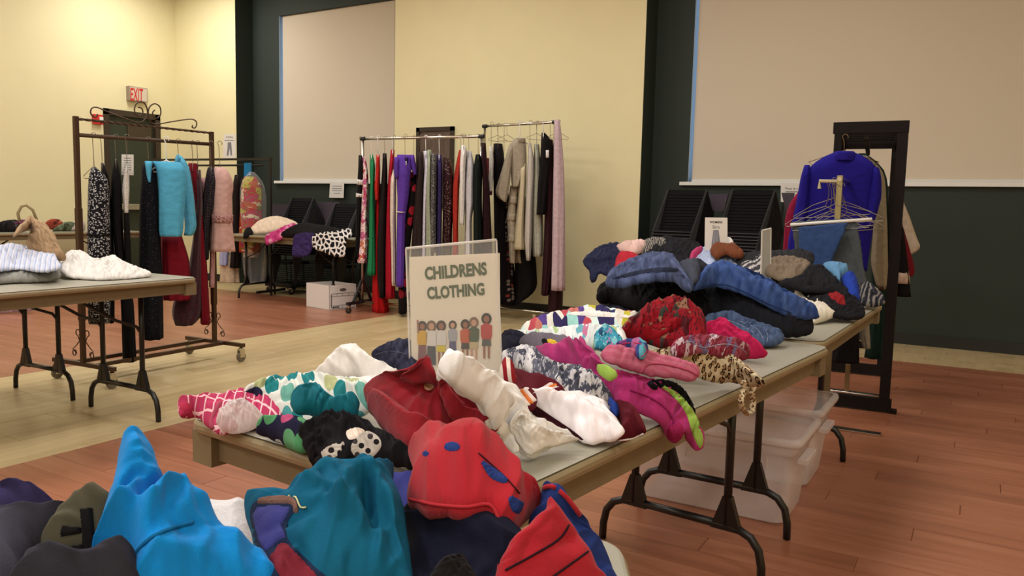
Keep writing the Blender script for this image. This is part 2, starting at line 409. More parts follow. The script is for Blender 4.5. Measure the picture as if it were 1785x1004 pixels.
# green door in the left wall
dr = mk('door_1', MB().box(XL-.09, 6.68, .01, XL-.045, 7.39, 2.32), plain('door_green', (44, 52, 38), .5), kind='structure', origin=(0, 0, 0))
mk('door_frame', MB().box(XL-.12, 6.60, 0, XL+.015, 6.68, 2.40).box(XL-.12, 7.39, 0, XL+.015, 7.47, 2.40).box(XL-.12, 6.60, 2.32, XL+.015, 7.47, 2.40), plain('door_frame_brown', (52, 40, 26), .5), dr)
mk('door_window', MB().box(XL-.05, 7.02, 2.05, XL-.04, 7.32, 2.2), plain('door_pane', (150, 135, 98), .3), dr)
mk('closer_box', MB().box(XL-.045, 6.98, 2.02, XL-.03, 7.36, 2.24), plain('closer', (60, 48, 30), .5), dr)
mk('push_bar', MB().bbox(XL-.045, 6.75, 1.02, XL+.03, 7.33, 1.10, .01), plain('brushed_steel', (165, 160, 140), .35, .6), dr)
mk('handle', MB().bbox(XL-.045, 7.2, .95, XL+.05, 7.33, .99, .005), MATS['brushed_steel'], dr)

# ------------------------------------------------------------------ flat graphics
def qpx(pts, P, n, lift=0.0):
    n = nrm(n); return [onp(x, y, np.array(P, float)+n*lift, n) for x, y in pts]
def facing(n, P):
    n = nrm(n); return n if (CAM-np.array(P))@n > 0 else -n
def poly(name, pts, P, n, mat, parent, lift=.001, t=.0006):
    n = facing(n, P); return mk(name, MB().slab(qpx(pts, P, n, lift), n, t), mat, parent)
def circ(cx, cy, rx, ry=None, n=12): ry = ry or rx; return [(cx+rx*math.cos(2*math.pi*k/n), cy+ry*math.sin(2*math.pi*k/n)) for k in range(n)]
def text(name, s, box, P, n, mat, parent, lift=.001, bold=0.0, shear=0.0, label=None):
    """box = px of bottom-left, bottom-right, top-left"""
    cu = bpy.data.curves.new('t', 'FONT'); cu.body = s; cu.offset = bold; cu.resolution_u = 3; cu.extrude = 0; cu.shear = shear
    to = bpy.data.objects.new('t', cu); COL.objects.link(to); dg = bpy.context.evaluated_depsgraph_get()
    me = bpy.data.meshes.new_from_object(to.evaluated_get(dg)); v = np.array([tuple(q.co) for q in me.vertices]); f = [tuple(q.vertices) for q in me.polygons]
    bpy.data.objects.remove(to); bpy.data.meshes.remove(me)
    lo, hi = v.min(0), v.max(0); n = facing(n, P); a, b, c = qpx(box, P, n, lift)
    u = (v[:, 0]-lo[0])/(hi[0]-lo[0]); w = (v[:, 1]-lo[1])/(hi[1]-lo[1])
    pts = a+u[:, None]*(b-a)+w[:, None]*(c-a)
    return mk(name, (pts, f), mat, parent, label=label)
# exit sign on the left wall
e0, e1 = onx(220, 150, XL), onx(253, 178, XL)
ex = empty('exit_sign', (XL, (e0[1]+e1[1])/2, 2.5), 'grey box exit sign with red letters high on the left wall', 'sign')
y0, y1, z0, z1 = 6.95, 7.235, 2.545, 2.745
mk('housing', MB().bbox(XL+.002, y0, z0, XL+.07, y1, z1, .004), plain('exit_grey', (150, 138, 122), .5), ex)
mk('face', MB().box(XL+.07, y0+.015, z0+.012, XL+.073, y1-.012, z1-.012), plain('exit_face', (205, 190, 172), .5), ex)
text('lettering', 'EXIT', [(227.5, 175), (249.5, 176.5), (227.5, 153)], (XL+.074, 7, 2.6), (1, 0, 0), m_red, ex, bold=.02)
fa = empty('fire_alarm', (XL, 6.5, 2.17), 'small red fire alarm box on the yellow wall beside the door', 'alarm')
P = (XL, 6.5, 2.2)
mk('housing', MB().bbox(XL+.002, 6.44, 2.17, XL+.05, 6.57, 2.30, .006), m_red, fa)
mk('strobe', MB().bbox(XL+.05, 6.51, 2.20, XL+.07, 6.56, 2.27, .004), m_white, fa)
def wallsign(name, label, corners, P, n, mat=m_paper, cat='sign'):
    n = facing(n, P); q = qpx(corners, P, n, .002); c = sum(q)/4; r = empty(name, (c[0], c[1], min(a[2] for a in q)), label, cat)
    mk('sheet', MB().slab(q, n, .002), mat, r); return r
# trousers notice at the far end of the back wall
Pb = (0, YP, 0); nb = (0, -1, 0)
s = wallsign('trousers_sign', 'white sheet with picture of grey trousers on the yellow wall behind the racks', [(389, 276), (411, 275.5), (411, 234), (390, 234)], Pb, nb)
text('lettering', 'WOMENS', [(394, 241), (406, 241), (394, 237.6)], Pb, nb, m_ink, s, .0045)
poly('rule', [(391.5, 244.2), (408, 244.2), (408, 245.6), (391.5, 245.6)], Pb, nb, m_inkgrey, s, .0045)
poly('trousers_print', [(397, 248), (403, 248), (404, 260), (404.5, 271), (402, 271), (400.5, 258), (398, 271.5), (395, 271.5), (396.5, 260)], Pb, nb, m_inkgrey, s, .0045)
Pr = (0, YR, 0)
s = wallsign('paper_notice', 'white paper notice with typed lines taped below the left window sill', [(574, 344.5), (599, 345), (600, 318.5), (575.5, 318.5)], (0, YR-.047, 0), nb)
for k, yy in enumerate((324, 328, 331.5, 336.5)): poly('text_line', [(579+(3 if k == 3 else 0), yy), (596-(3 if k == 3 else 0), yy), (596-(3 if k == 3 else 0), yy+1), (579+(3 if k == 3 else 0), yy+1)], (0, YR-.047, 0), nb, m_inkgrey, s, .0045)
s = wallsign('paper_notice', 'white paper notice starting Please do not beneath the right window sill', [(1361, 352), (1396, 353), (1396, 318.8), (1361, 318.5)], (0, YR-.047, 0), nb)
text('lettering', 'Please do not', [(1369, 330.5), (1396, 331), (1369, 326.5)], (0, YR-.047, 0), nb, m_ink, s, .0045)
for k, yy in enumerate((333.5, 339, 345)): poly('text_line', [(1369+k*4, yy), (1393-k, yy), (1393-k, yy+1.6), (1369+k*4, yy+1.6)], (0, YR-.047, 0), nb, m_inkgrey, s, .0045)
# framed picture
P = (0, YP-.004, 0); a, b = ony(728, 222, YP), ony(793, 222, YP)
fr = empty('picture_frame', ((a[0]+b[0])/2, YP, 1.2), 'dark brown framed picture on the yellow wall behind the dress rack', 'picture')
x0, x1, zt, zb_ = a[0], b[0], 2.10, 1.15
mk('frame', MB().bbox(x0, YP-.03, zb_, x0+.05, YP-.002, zt).bbox(x1-.05, YP-.03, zb_, x1, YP-.002, zt).box(x0, YP-.03, zt-.05, x1, YP-.002, zt).box(x0, YP-.03, zb_, x1, YP-.002, zb_+.05), plain('frame_brown', (42, 28, 24), .35), fr)
mk('picture', MB().box(x0+.05, YP-.014, zb_+.05, x1-.05, YP-.004, zt-.05), plain('picture_brown', (88, 72, 66), .25, noise=.3, nscale=6), fr)

# ------------------------------------------------------------------ folding tables
def table(name, label, corner, ang, L, Wd, z=.737, legs=(.3, .3), group=None, brace=True, lz=0.0):
    """corner = near-left corner; length along ang, width to the left of it"""
    c = np.array([corner[0], corner[1], 0.0]); e = np.array([math.cos(ang), math.sin(ang), 0]); w = np.array([-math.sin(ang), math.cos(ang), 0]); U = np.array([0, 0, 1.0])
    r = empty(name, c+e*L/2+w*Wd/2, label, 'table', group)
    def rr(inset, rad, z0, z1):
        pts = []
        for (sx, sy, a0) in ((L-inset, Wd-inset, 0), (inset, Wd-inset, 90), (inset, inset, 180), (L-inset, inset, 270)):
            ox = sx-rad if sx > L/2 else sx+rad; oy = sy-rad if sy > Wd/2 else sy+rad
            for k in range(7):
                t = math.radians(a0+15*k); pts.append((ox+rad*math.cos(t), oy+rad*math.sin(t)))
        return pts
    def loft(levels):
        vs = []; n = None
        for (ins, zz) in levels:
            pts = rr(ins, max(.01, .055-ins), 0, 0); n = len(pts)
            vs += [c+e*x+w*y+U*zz for x, y in pts]
        fs = [tuple(range(n-1, -1, -1)), tuple((len(levels)-1)*n+k for k in range(n))]
        for i in range(len(levels)-1):
            for k in range(n):
                l = (k+1) % n; fs.append((i*n+k, i*n+l, (i+1)*n+l, (i+1)*n+k))
        return vs, fs
    mk('table_top', loft([(.012, z-.004), (.006, z-.001), (.010, z+.0)]), m_tabtop, r, smooth=False)
    mk('edge_rim', loft([(.012, z-.030), (.003, z-.026), (0, z-.018), (0, z-.010), (.004, z-.004)]), m_tabrim, r)
    ap = MB()
    for (x0, y0, x1, y1) in ((.03, .03, L-.03, .045), (.03, Wd-.045, L-.03, Wd-.03), (.03, .045, .045, Wd-.045), (L-.045, .045, L-.03, Wd-.045)):
        ap.obox(c+e*(x0+x1)/2+w*(y0+y1)/2+U*(z-.056), e*(x1-x0)/2, w*(y1-y0)/2, U*.027)
    mk('apron', ap, m_tabskirt, r)
    for sx in (0, 1):
        for sy in (0, 1):
            x = .045+.012 if sx == 0 else L-.057; y = .057 if sy == 0 else Wd-.057
            mk('corner_block', MB().obox(c+e*(x-.012*(1 if sx == 0 else -1))+w*(y-.012*(1 if sy == 0 else -1))+U*(z-.06), e*.032, w*.032, U*.033), m_tabskirt, r)
    mid = Wd/2
    for side, ins in zip((0, 1), legs):
        if ins is None: continue
        X = ins if side == 0 else L-ins; inn = 1 if side == 0 else -1
        def pt(y, zz, dx=0): return c+e*(X+dx)+w*(mid+y)+U*zz
        for s in (-1, 1):
            foot = MB().tube([pt(s*.17, .165), pt(s*.21, .16), pt(s*.245, .145), pt(s*.272, .11), pt(s*.283, .06), pt(s*.285, .004)], .0135, 10)
            lg = mk('leg', MB().tube([pt(s*.165, z-.03), pt(s*.165, .165)], .0135, 10), m_black, r, smooth=True)
            mk('foot', foot, m_black, lg, smooth=True)
            mk('gusset', MB().slab([pt(s*.165-.05, .152, -.012), pt(s*.165+.05, .152, -.012), pt(s*.165+.014, .262, -.012), pt(s*.165-.014, .262, -.012)], e, .024), m_black, lg)
        mk('cross_bar', MB().tube([pt(-.17, .165), pt(.17, .165)], .0135, 10), m_black, r, smooth=True)
        if brace:
            for s in (-1, 1):
                mk('brace', MB().tube([pt(s*.13, z-.05, inn*.40), pt(s*.15, .54, inn*.13), pt(s*.165, .50, inn*.03), pt(s*.165, .46, 0)], .009, 6, flat=.6), m_black, r)
    return r
TH = 1.4726
def chtab(): pass
t_child = table('folding_table', 'grey folding table in the middle heaped with childrens clothing', (-.5868, .9177), TH, 1.83, .76, legs=(.28, .29))
t_women = table('folding_table', 'grey folding table beyond the childrens table piled with jeans and skirts', (-.445, 2.80), 1.545, 1.45, .76, legs=(.07, .29))
t_front = table('folding_table', 'nearest grey folding table cut off by the bottom of the photo', (-.385, .945), math.radians(209.5), 1.83, .72, z=.735, legs=(.5, .3), brace=False)
# two side-by-side tables at left (legs line up at their ends)
t_la = table('folding_table', 'grey folding table at left holding the folded shirts and white sweater', (-3.52, 1.03), math.radians(92), 1.74, .76, z=.758, legs=(.3, .20))
t_lb = table('folding_table', 'grey folding table at left edge standing behind the shirt table', (-4.30, 1.03), math.radians(92), 1.74, .76, z=.752, legs=(.3, .20))
t_far = table('folding_table', 'small grey folding table with draped clothes before the left chair stacks', (-7.96, 6.48), 0, 1.95, .68, z=.775, legs=(.22, .3), brace=True)
t_wall = table('folding_table', 'brown edged folding table against the left yellow wall under clothes', (-9.62, 4.35), math.pi/2, 2.25, .74, z=.745, legs=(.3, .3))

# ------------------------------------------------------------------ racks
def caster(root, P, h=.1, r=.035, ax=(1, 0, 0), mw=None):
    P = np.array(P, float); c = mk('caster', MB().lathe([(.012, 0), (.018, .004), (.018, .02), (.008, .025)], P+[0, 0, h-.03]).box(P[0]-.018, P[1]-.02, r-.005, P[0]-.014, P[1]+.02, h-.02).box(P[0]+.014, P[1]-.02, r-.005, P[0]+.018, P[1]+.02, h-.02), m_chrome, root)
    ax = nrm(ax); mk('wheel', MB().lathe([(r*.6, -.012), (r*.95, -.012), (r, -.008), (r, .008), (r*.95, .012), (r*.6, .012)], P+[0, 0, r], ax, 18), mw or plain('wheel_grey', (110, 100, 84), .5), c, smooth=False)
# bronze scroll rack
BA, BB = np.array([-4.83, 2.86, 0]), np.array([-4.89, 3.90, 0])
bd = nrm(BB-BA); bq = np.array([-bd[1], bd[0], 0]); U = np.array([0, 0, 1.0])
rk = empty('garment_rack', (BA+BB)/2, 'bronze rolling garment rack with twisted rail and scroll ornament at left', 'rack')
for P_, n_, top in ((BA, 0, 1.66), (BB, 1, 1.665)):
    mk('post', MB().obox(P_+U*(.13+(top-.13)/2), bd*.013, bq*.013, U*(top-.13)/2).obox(P_+U*.75, bd*.016, bq*.016, U*.35), m_bronze, rk)
    mk('foot_rail', MB().obox(P_+U*.122, bq*.30, bd*.013, U*.013), m_bronze, rk)
    for s in (-1, 1): caster(rk, P_+bq*.27*s, .11, .036, bq)
    for s in (-1, 1):
        pts = []
        for k in range(14):
            a = k/13*math.pi*2.4; rr_ = .012+.011*(1-k/13); pts.append(P_+bq*s*(.085+rr_*math.cos(a)*-1)+U*(.185+rr_*math.sin(a)))
        q = [P_+bq*s*(.045+.02*math.cos(t))+U*(.32+.02*math.sin(t)) for t in np.linspace(4, -1.5, 12)]
        mk('scroll_brace', MB().tube(q+[P_+bq*s*.03+U*.27, P_+bq*s*.06+U*.24, P_+bq*s*.10+U*.21]+pts[::1], .0035, 5), m_bronze, rk)
mk('base_rail', MB().obox((BA+BB)/2+bq*.10+U*.122, bd*.52, bq*.012, U*.012), m_bronze, rk)
mk('base_rail', MB().obox((BA+BB)/2-bq*.10+U*.122, bd*.52, bq*.012, U*.012), m_bronze, rk)
mk('hanging_bar', MB().tube([BA+U*1.548, BB+U*1.575], .0125, 12), m_bronze, rk, smooth=True)
mk('twisted_rail', MB().tube([BA+(BB-BA)*t+U*(1.645+.01*t) for t in np.linspace(0, 1, 90)], .009, 4, twist=.35), m_bronze, rk)
nrk = bq
for nm_, pp in (('left', [(184, 199), (181, 204), (176, 203), (172, 197), (173, 190), (178, 187), (186, 188), (200, 194), (225, 204), (245, 211), (256, 214), (264, 211), (270, 203), (271, 193), (268, 183), (262, 177.5), (254, 178.5), (249, 186), (249, 196), (254, 202), (260, 201), (263, 196), (261, 189), (255, 187)]),
              ('right', [(284, 191.7), (280, 196), (282, 203), (288, 206.5), (294, 199), (293, 187), (284.4, 180.7), (275, 186), (272.5, 199), (277, 212.5), (287, 216.5), (311, 212.5), (344, 207.7), (354, 210), (357, 216), (354, 223), (349, 222), (350, 218.5)])):
    P3 = [onp(x-14, y, BA, nrk) for x, y in pp]
    sp = []
    for i in range(len(P3)-1):
        p0, p1, p2, p3 = P3[max(i-1, 0)], P3[i], P3[i+1], P3[min(i+2, len(P3)-1)]
        for t in (0, .33, .66):
            sp.append(.5*((2*p1)+(-p0+p2)*t+(2*p0-5*p1+4*p2-p3)*t*t+(-p0+3*p1-3*p2+p3)*t**3))
    mk('scroll_ornament', MB().tube(sp+[P3[-1]], .0045, 6), m_bronze, rk, smooth=True)
# chrome racks in front of the picture
def silver(label, A, B, z, blackbase):
    A, B = np.array(A+(0,), float), np.array(B+(0,), float); d = nrm(B-A); q = np.array([-d[1], d[0], 0])
    r = empty('garment_rack', (A+B)/2, label, 'rack')
    mk('hanging_bar', MB().tube([A-d*.02+U*z, B+d*.02+U*z], .014, 12), m_chrome, r, smooth=True)
    for P_ in (A, B):
        mk('post', MB().tube([P_+U*.12, P_+U*z], .0125, 12), m_chrome, r, smooth=True)
        mk('joint', MB().lathe([(.012, -.03), (.02, -.026), (.02, .026), (.012, .03)], P_+U*z, d, 12), m_darkplast, r)
        mk('foot_rail', MB().obox(P_+U*.105, q*.27, d*.018, U*.015), m_darkplast if blackbase else m_chrome, r)
        for s in (-1, 1): caster(r, P_+q*.25*s, .09, .034, q, m_darkplast)
        if blackbase: mk('foot_brace', MB().tube([P_+q*-.16+U*.12, P_+q*-.02+U*.33], .018, 6).tube([P_+q*.16+U*.12, P_+q*.02+U*.33], .018, 6), m_darkplast, r)
    mk('base_rail', MB().tube([A+U*.105, B+U*.105], .012, 10), m_chrome, r, smooth=True)
    return r
R1A, R1B, R1Z = (-5.83, 6.60), (-4.40, 6.74), 1.868
R2A, R2B, R2Z = (-4.66, 7.20), (-3.76, 7.09), 2.022
silver('chrome rolling rack packed with long dresses left of the sign', R1A, R1B, R1Z, True)
silver('taller chrome rack at right end of the dresses holding jackets and gowns', R2A, R2B, R2Z, False)
# black rack at the back left
r = empty('garment_rack', (-8.6, 6.95, 0), 'black metal rack behind the bronze rack holding plastic-covered dresses', 'rack')
KA, KB = (-9.75, 6.80), (-7.80, 6.98); KZ = 1.70
ka, kb = np.array(KA+(0,)), np.array(KB+(0,)); kd = nrm(kb-ka); kq = np.array([-kd[1], kd[0], 0])
mk('top_rail', MB().obox((ka+kb)/2+U*KZ, (kb-ka)/2, kq*.015, U*.013), m_black, r)
mk('hanging_bar', MB().tube([ka+U*(KZ-.075), kb+U*(KZ-.075)], .013, 10), m_black, r, smooth=True)
for P_ in (ka, kb):
    mk('post', MB().obox(P_+kd*.12+U*KZ/2, kd*.012, kq*.012, U*KZ/2), m_black, r)
    mk('arm', MB().obox(P_+kd*.03+U*KZ, kd*.1, kq*.018, U*.018), m_black, r)
    mk('foot_rail', MB().obox(P_+kd*.12+U*.06, kd*.015, kq*.25, U*.015), m_black, r)
# dark wooden rack at right
r = empty('coat_rack', (-.68, 5.7, 0), 'dark brown wooden coat rack with slatted top at right', 'rack')
F0, F1_, G0, G1 = np.array([-.80, 5.12, 0]), np.array([-.455, 5.14, 0]), np.array([-.95, 6.27, 0]), np.array([-.60, 6.30, 0])
HZ = 1.71
def beam(name, a, b, w_, h_, m=m_wood):
    a, b = np.array(a, float), np.array(b, float); d = b-a; u = nrm(d); v = np.array([0, 0, 1.0]) if abs(u[2]) < .9 else np.array([1.0, 0, 0]); s_ = nrm(np.cross(u, v)); v = np.cross(s_, u)
    return mk(name, MB().obox((a+b)/2, d/2, s_*w_/2, v*h_/2), m, r)
for P_ in (F0, F1_, G0, G1): beam('post', P_+U*.05, P_+U*(HZ-.0), .045, .055 if P_ is F1_ else .04)
beam('top_beam', F0+U*(HZ-.03)-[.03, 0, 0], F1_+U*(HZ-.03)+[.03, 0, 0], .05, .065)
beam('top_beam', G0+U*(HZ-.03), G1+U*(HZ-.03), .04, .07)
beam('side_beam', F0+U*(HZ-.03), G0+U*(HZ-.03), .03, .05); beam('side_beam', F1_+U*(HZ-.03), G1+U*(HZ-.03), .03, .05)
for k in range(9):
    t = .08+.84*k/8; beam('slat', F0+(G0-F0)*t+U*(HZ-.012), F1_+(G1-F1_)*t+U*(HZ-.012), .045, .012)
beam('hanging_bar', (F0+F1_)/2+U*(HZ-.10)-[0, .16, 0], (G0+G1)/2+U*(HZ-.10), .025, .025)
for a, b in ((F0, F1_), (G0, G1)):
    beam('bottom_beam', a+U*.045-[.02, 0, 0], b+U*.045+[.04, 0, 0], .05, .07); beam('foot', b+U*.012+[.03, 0, 0], b+U*.012+[.07, 0, 0], .05, .024)
    beam('cross_rail', a+U*.22, b+U*.22, .03, .05) if a is G0 else None
# chrome single rack standing behind the women's table
SY = 4.56; px0 = ony(1459, 400, SY); sx = px0[0]
r = empty('chrome_stand', (sx+.05, SY, 0), 'chrome stand with empty wire hangers behind the womens table', 'rack')
zt = ony(1459, 306, SY)[2]
mk('base_plate', MB().bbox(sx-.16, SY-.03, 0, onz(1536, 758, 0)[0], SY+.03, .012, .002), m_chrome, r)
mk('post', MB().box(sx-.014, SY-.014, .012, sx+.014, SY+.014, zt), plain('brass_chrome', (170, 160, 125), .3, .9), r)
mk('hanging_bar', MB().tube([(sx, SY-.02, zt-.02), (sx-.03, SY+1.0, zt-.02)], .012, 8), m_chrome, r)
mk('arm', MB().tube([(sx, SY, zt-.03), (sx-.10, SY-.01, zt-.03), (sx-.10, SY-.01, zt-.07)], .011, 8), m_chrome, r)
mk('post', MB().box(sx-.044, SY+.986, .012, sx-.016, SY+1.014, zt), MATS['brass_chrome'], r)
mk('base_plate', MB().bbox(sx-.2, SY+.97, 0, sx+.2, SY+1.03, .012, .002), m_chrome, r)

# ------------------------------------------------------------------ stacked chairs
def make_chair():
    r = empty('stacking_chair', (0, 0, 0), 'x', 'chair')
    w = .19; tx, ty, tz = .075, .17, .40
    for s in (-1, 1):
        mk('upright', MB().tube([(s*w, 0, 0), (s*w+tx, ty, tz)], .009, 6), m_chairmet, r)
        mk('stay', MB().tube([(s*w+tx, ty, tz), (s*w+tx+.03, ty+.12, tz*.45), (s*w+tx+.05, ty+.2, 0)], .008, 6), m_chairmet, r)
    for s in (-1, 1):
        mk('leg', MB().tube([(s*w, 0, 0), (s*w, .03, -.42), (s*w, .38, -.42), (s*w+.04, .36, 0)], .008, 6), m_chairmet, r)
    mk('backrest', MB().obox((tx*.93, ty*.93+.012, tz*.93), (w-.005, 0, 0), (0, .006, -.003), (.006, .012, .024)), m_chair, r)
    mk('cross_bar', MB().tube([(-w, -.004, 0), (w, -.004, 0)], .006, 6), m_chairmet, r)
    mk('seat', MB().bbox(-w, .0, -.02, w, .40, .012, .006), m_chair, r)
    return r
proto = make_chair(); used = False
def stack(px_, py_, Y, n, where, ztop=None):
    global used
    T = ony(px_, py_, Y); 
    for k in range(n):
        o = proto if not used else copy_tree(proto); used = True
        up_ = n-1-k
        o.location = (T[0]-.075-up_*.0035, T[1]-.17-up_*.007, T[2]-.40-up_*.029)
        o['label'] = 'black stacking chair in %s' % where if k else 'topmost black chair of %s' % where
        o['group'] = 'chairs in '+where
    bz = T[2]-.40-(n-1)*.029-.42; cx, cy = T[0]-.075-(n-1)*.0035, T[1]-.17-(n-1)*.007
    d = empty('chair_dolly', (cx, cy, 0), 'black wheeled dolly under %s' % where, 'dolly')
    bz = max(bz, .14)
    mk('platform', MB().bbox(cx-.24, cy-.08, bz-.05, cx+.24, cy+.42, bz-.01, .005), m_black, d)
    for s in (-1, 1):
        for t in (-.05, .38): caster(d, (cx+s*.2, cy+t, 0), bz-.045, .04, (1, 0, 0), m_darkplast)
stack(1198, 331, 7.42, 17, 'the chair stack left of the skirts sign')
stack(1314, 331, 7.42, 17, 'the chair stack right of the skirts sign')
stack(528, 345, 7.50, 12, 'the left chair stack behind the small table')
stack(605, 355, 7.42, 12, 'the chair stack beside the dress rack')
def backchair(pts, Y, label):
    q = [ony(x, y, Y) for x, y in pts]; c = sum(q)/4
    r = empty('upright_chair', (c[0], Y+.1, 0), label, 'chair')
    mk('backrest', MB().slab(q, (0, 1, 0), .03), m_chairpur, r); zb = min(a[2] for a in q)
    for s in (-.12, .12): mk('leg', MB().tube([(c[0]+s*.4, Y+.015, zb+.05), (c[0]+s, Y+.02, 0.0)], .011, 6), m_chairmet, r)
    for s in (-.12, .12): mk('leg', MB().tube([(c[0]+s, Y+.30, zb-.48), (c[0]+s, Y+.32, 0.0)], .011, 6), m_chairmet, r)
    mk('seat', MB().bbox(c[0]-.2, Y+.0, zb-.5, c[0]+.2, Y+.34, zb-.46, .008), m_chair, r)
backchair([(1244, 368), (1262, 368), (1269, 338), (1235, 338)], 7.66, 'upright chair with grey backrest between the two stacks by the skirts sign')
backchair([(1370, 369), (1379, 369), (1384, 336), (1362, 336)], 7.66, 'upright chair with purple grey backrest beside the magenta garment')
backchair([(552, 400), (588, 400), (592, 352), (548, 352)], 7.66, 'upright chair with dark purple backrest between the two left stacks')
backchair([(478, 395), (500, 395), (504, 356), (470, 356)], 7.62, 'upright chair with black backrest left of the left chair stack')

# ------------------------------------------------------------------ floor things
A, B, D = onz(574, 541, 0), onz(534, 534, 0), onz(621, 536, 0)
e = nrm(B-A); w = nrm(D-A); a_, b_ = np.linalg.norm(B-A), .36; w = nrm(w-e*(w@e)); w = w if w[1] > 0 else -w
bx_ = empty('storage_box', A, 'open white cardboard file box on the floor beneath the zebra print garment', 'box')
H_ = .272
def bp(i, j, k): return A+e*i+w*j+U*k
t = .006
for nm, lo, hi in (('front', (0, 0), (a_, t)), ('back', (0, b_-t), (a_, b_)), ('left', (a_-t, 0), (a_, b_)), ('right', (0, 0), (t, b_))):
    mk('side_panel', MB().obox(bp((lo[0]+hi[0])/2, (lo[1]+hi[1])/2, H_/2), e*(hi[0]-lo[0])/2, w*(hi[1]-lo[1])/2, U*H_/2), m_card, bx_)
mk('bottom', MB().obox(bp(a_/2, b_/2, .004), e*a_/2, w*b_/2, U*.003), m_card, bx_)
mk('handle_hole', MB().slab([bp(-.001, b_*.5+.045*math.cos(q), H_*.80+.018*math.sin(q)) for q in np.linspace(0, 2*math.pi, 16, endpoint=False)], -e, .001), plain('hole_grey', (92, 84, 82), .9), bx_)
def strip(y0, y1, z0, z1, m=m_ink): return mk('print_line', MB().obox(bp(-.0015, (y0+y1)/2, (z0+z1)/2), e*.0008, w*(y1-y0)/2, U*(z1-z0)/2), m, bx_)
for (y0, y1, z0, z1) in ((.03, .33, .178, .181), (.03, .33, .147, .150), (.02, .026, .03, .17), (.03, .33, .045, .048), (.03, .33, .012, .015), (.03, .033, .012, .18), (.33, .333, .012, .18), (.10, .103, .148, .18), (.17, .173, .148, .18), (.25, .253, .148, .18), (.17, .173, .012, .048), (.045, .065, .02, .038), (.07, .085, .022, .036), (.09, .11, .022, .036), (.115, .13, .022, .036), (.26, .285, .02, .038)): strip(y0, y1, z0, z1)
def bin_(label, x0, x1, y0, y1, h, z0=0.0):
    r = empty('storage_bin', ((x0+x1)/2, (y0+y1)/2, z0), label, 'bin', None)
    def ring(ins, z, rad=.04):
        pts = []
        for (cx, cy, a0) in ((x1-ins, y1-ins, 0), (x0+ins, y1-ins, 90), (x0+ins, y0+ins, 180), (x1-ins, y0+ins, 270)):
            ox = cx-rad if cx > (x0+x1)/2 else cx+rad; oy = cy-rad if cy > (y0+y1)/2 else cy+rad
            for k in range(6): t = math.radians(a0+18*k); pts.append((ox+rad*math.cos(t), oy+rad*math.sin(t), z))
        return pts
    def lf(levels, cap):
        vs = []; n = 24; fs = []
        for l in levels: vs += ring(*l)
        for i in range(len(levels)-1):
            for k in range(n): fs.append((i*n+k, i*n+(k+1) % n, (i+1)*n+(k+1) % n, (i+1)*n+k))
        if cap: fs.append(tuple(range(n-1, -1, -1)))
        return vs, fs
    mk('body', lf([(.062, z0+.004), (.055, z0+.012), (.035, z0+h*.55), (.03, z0+h*.8), (.018, z0+h*.81), (.015, z0+h-.03)], True), m_bin, r, smooth=True)
    mk('rim', lf([(.015, z0+h-.03), (0, z0+h-.03), (-.004, z0+h-.015), (0, z0+h), (.018, z0+h)], False), m_bin, r, smooth=True)
    for k in range(4):
        xx = x0+.12+(x1-x0-.24)*k/3; mk('rib', MB().box(xx-.003, y0+.016, z0+h*.62, xx+.003, y0+.028, z0+h*.78), m_bin, r)
    mk('handle', MB().bbox(x1-.03, (y0+y1)/2-.09, z0+h*.66, x1+.006, (y0+y1)/2+.09, z0+h*.72, .004), m_bin, r)
bin_('nearer clear frosted plastic bin on the floor under the tables', -1.22, -.52, 2.93, 3.36, .345)
bin_('farther clear frosted plastic bin behind the first bin on the floor', -1.22, -.53, 3.42, 3.86, .35)

# ------------------------------------------------------------------ childrens sign
SC = onz(798, 668, .742); sn = nrm([-math.sin(-.55)*-1, -math.cos(-.55), 0]); sn = nrm([math.sin(.55)*.95, -math.cos(.55), 0]); sn = nrm([.40, -.92, 0.0])
sh = empty('sign_holder', SC, 'clear acrylic stand with cream CHILDRENS CLOTHING sign on the middle table', 'sign')
def sq(pts, off=0.0): return [p+sn*off for p in qpx(pts, SC, sn)]
sheet = [(718, 662), (873, 654), (871, 441), (713, 448)]
mk('sheet', MB().slab(sq(sheet, -.001), -sn, .001), m_paper2, sh)
hol = [(716, 668), (876, 660), (865.5, 418), (708, 433)]
mk('front_pane', MB().slab(sq(hol, .002), sn, .0022), m_acr, sh)
mk('back_pane', MB().slab(sq([(x-2, y+1) for x, y in hol], -.006), -sn, .0022), m_acr, sh)
P4 = sq(hol, .002)
m_edge = clear('acrylic_edge', (238, 232, 225), .55, .08)
mk('top_edge', MB().tube([P4[3], P4[2]], .0034, 8), m_edge, sh, smooth=True)
mk('side_edge', MB().tube([P4[0], P4[3]], .0020, 6), m_edge, sh); mk('side_edge', MB().tube([P4[1], P4[2]], .0020, 6), m_edge, sh)
mk('foot_plate', MB().slab([P4[0], P4[1], P4[1]-sn*.08, P4[0]-sn*.08], (0, 0, 1), .003), m_acr, sh)
text('lettering', 'CHILDRENS', [(741, 488.5), (849, 479.5), (739.5, 465.5)], SC, sn, m_inkgreen, sh, .0001, bold=.042)
text('lettering', 'CLOTHING', [(745, 522.5), (845, 514.5), (743.5, 500.5)], SC, sn, m_inkgreen, sh, .0001, bold=.042)
def inkm(c): return plain('ink_%d_%d_%d' % c, c, .8)
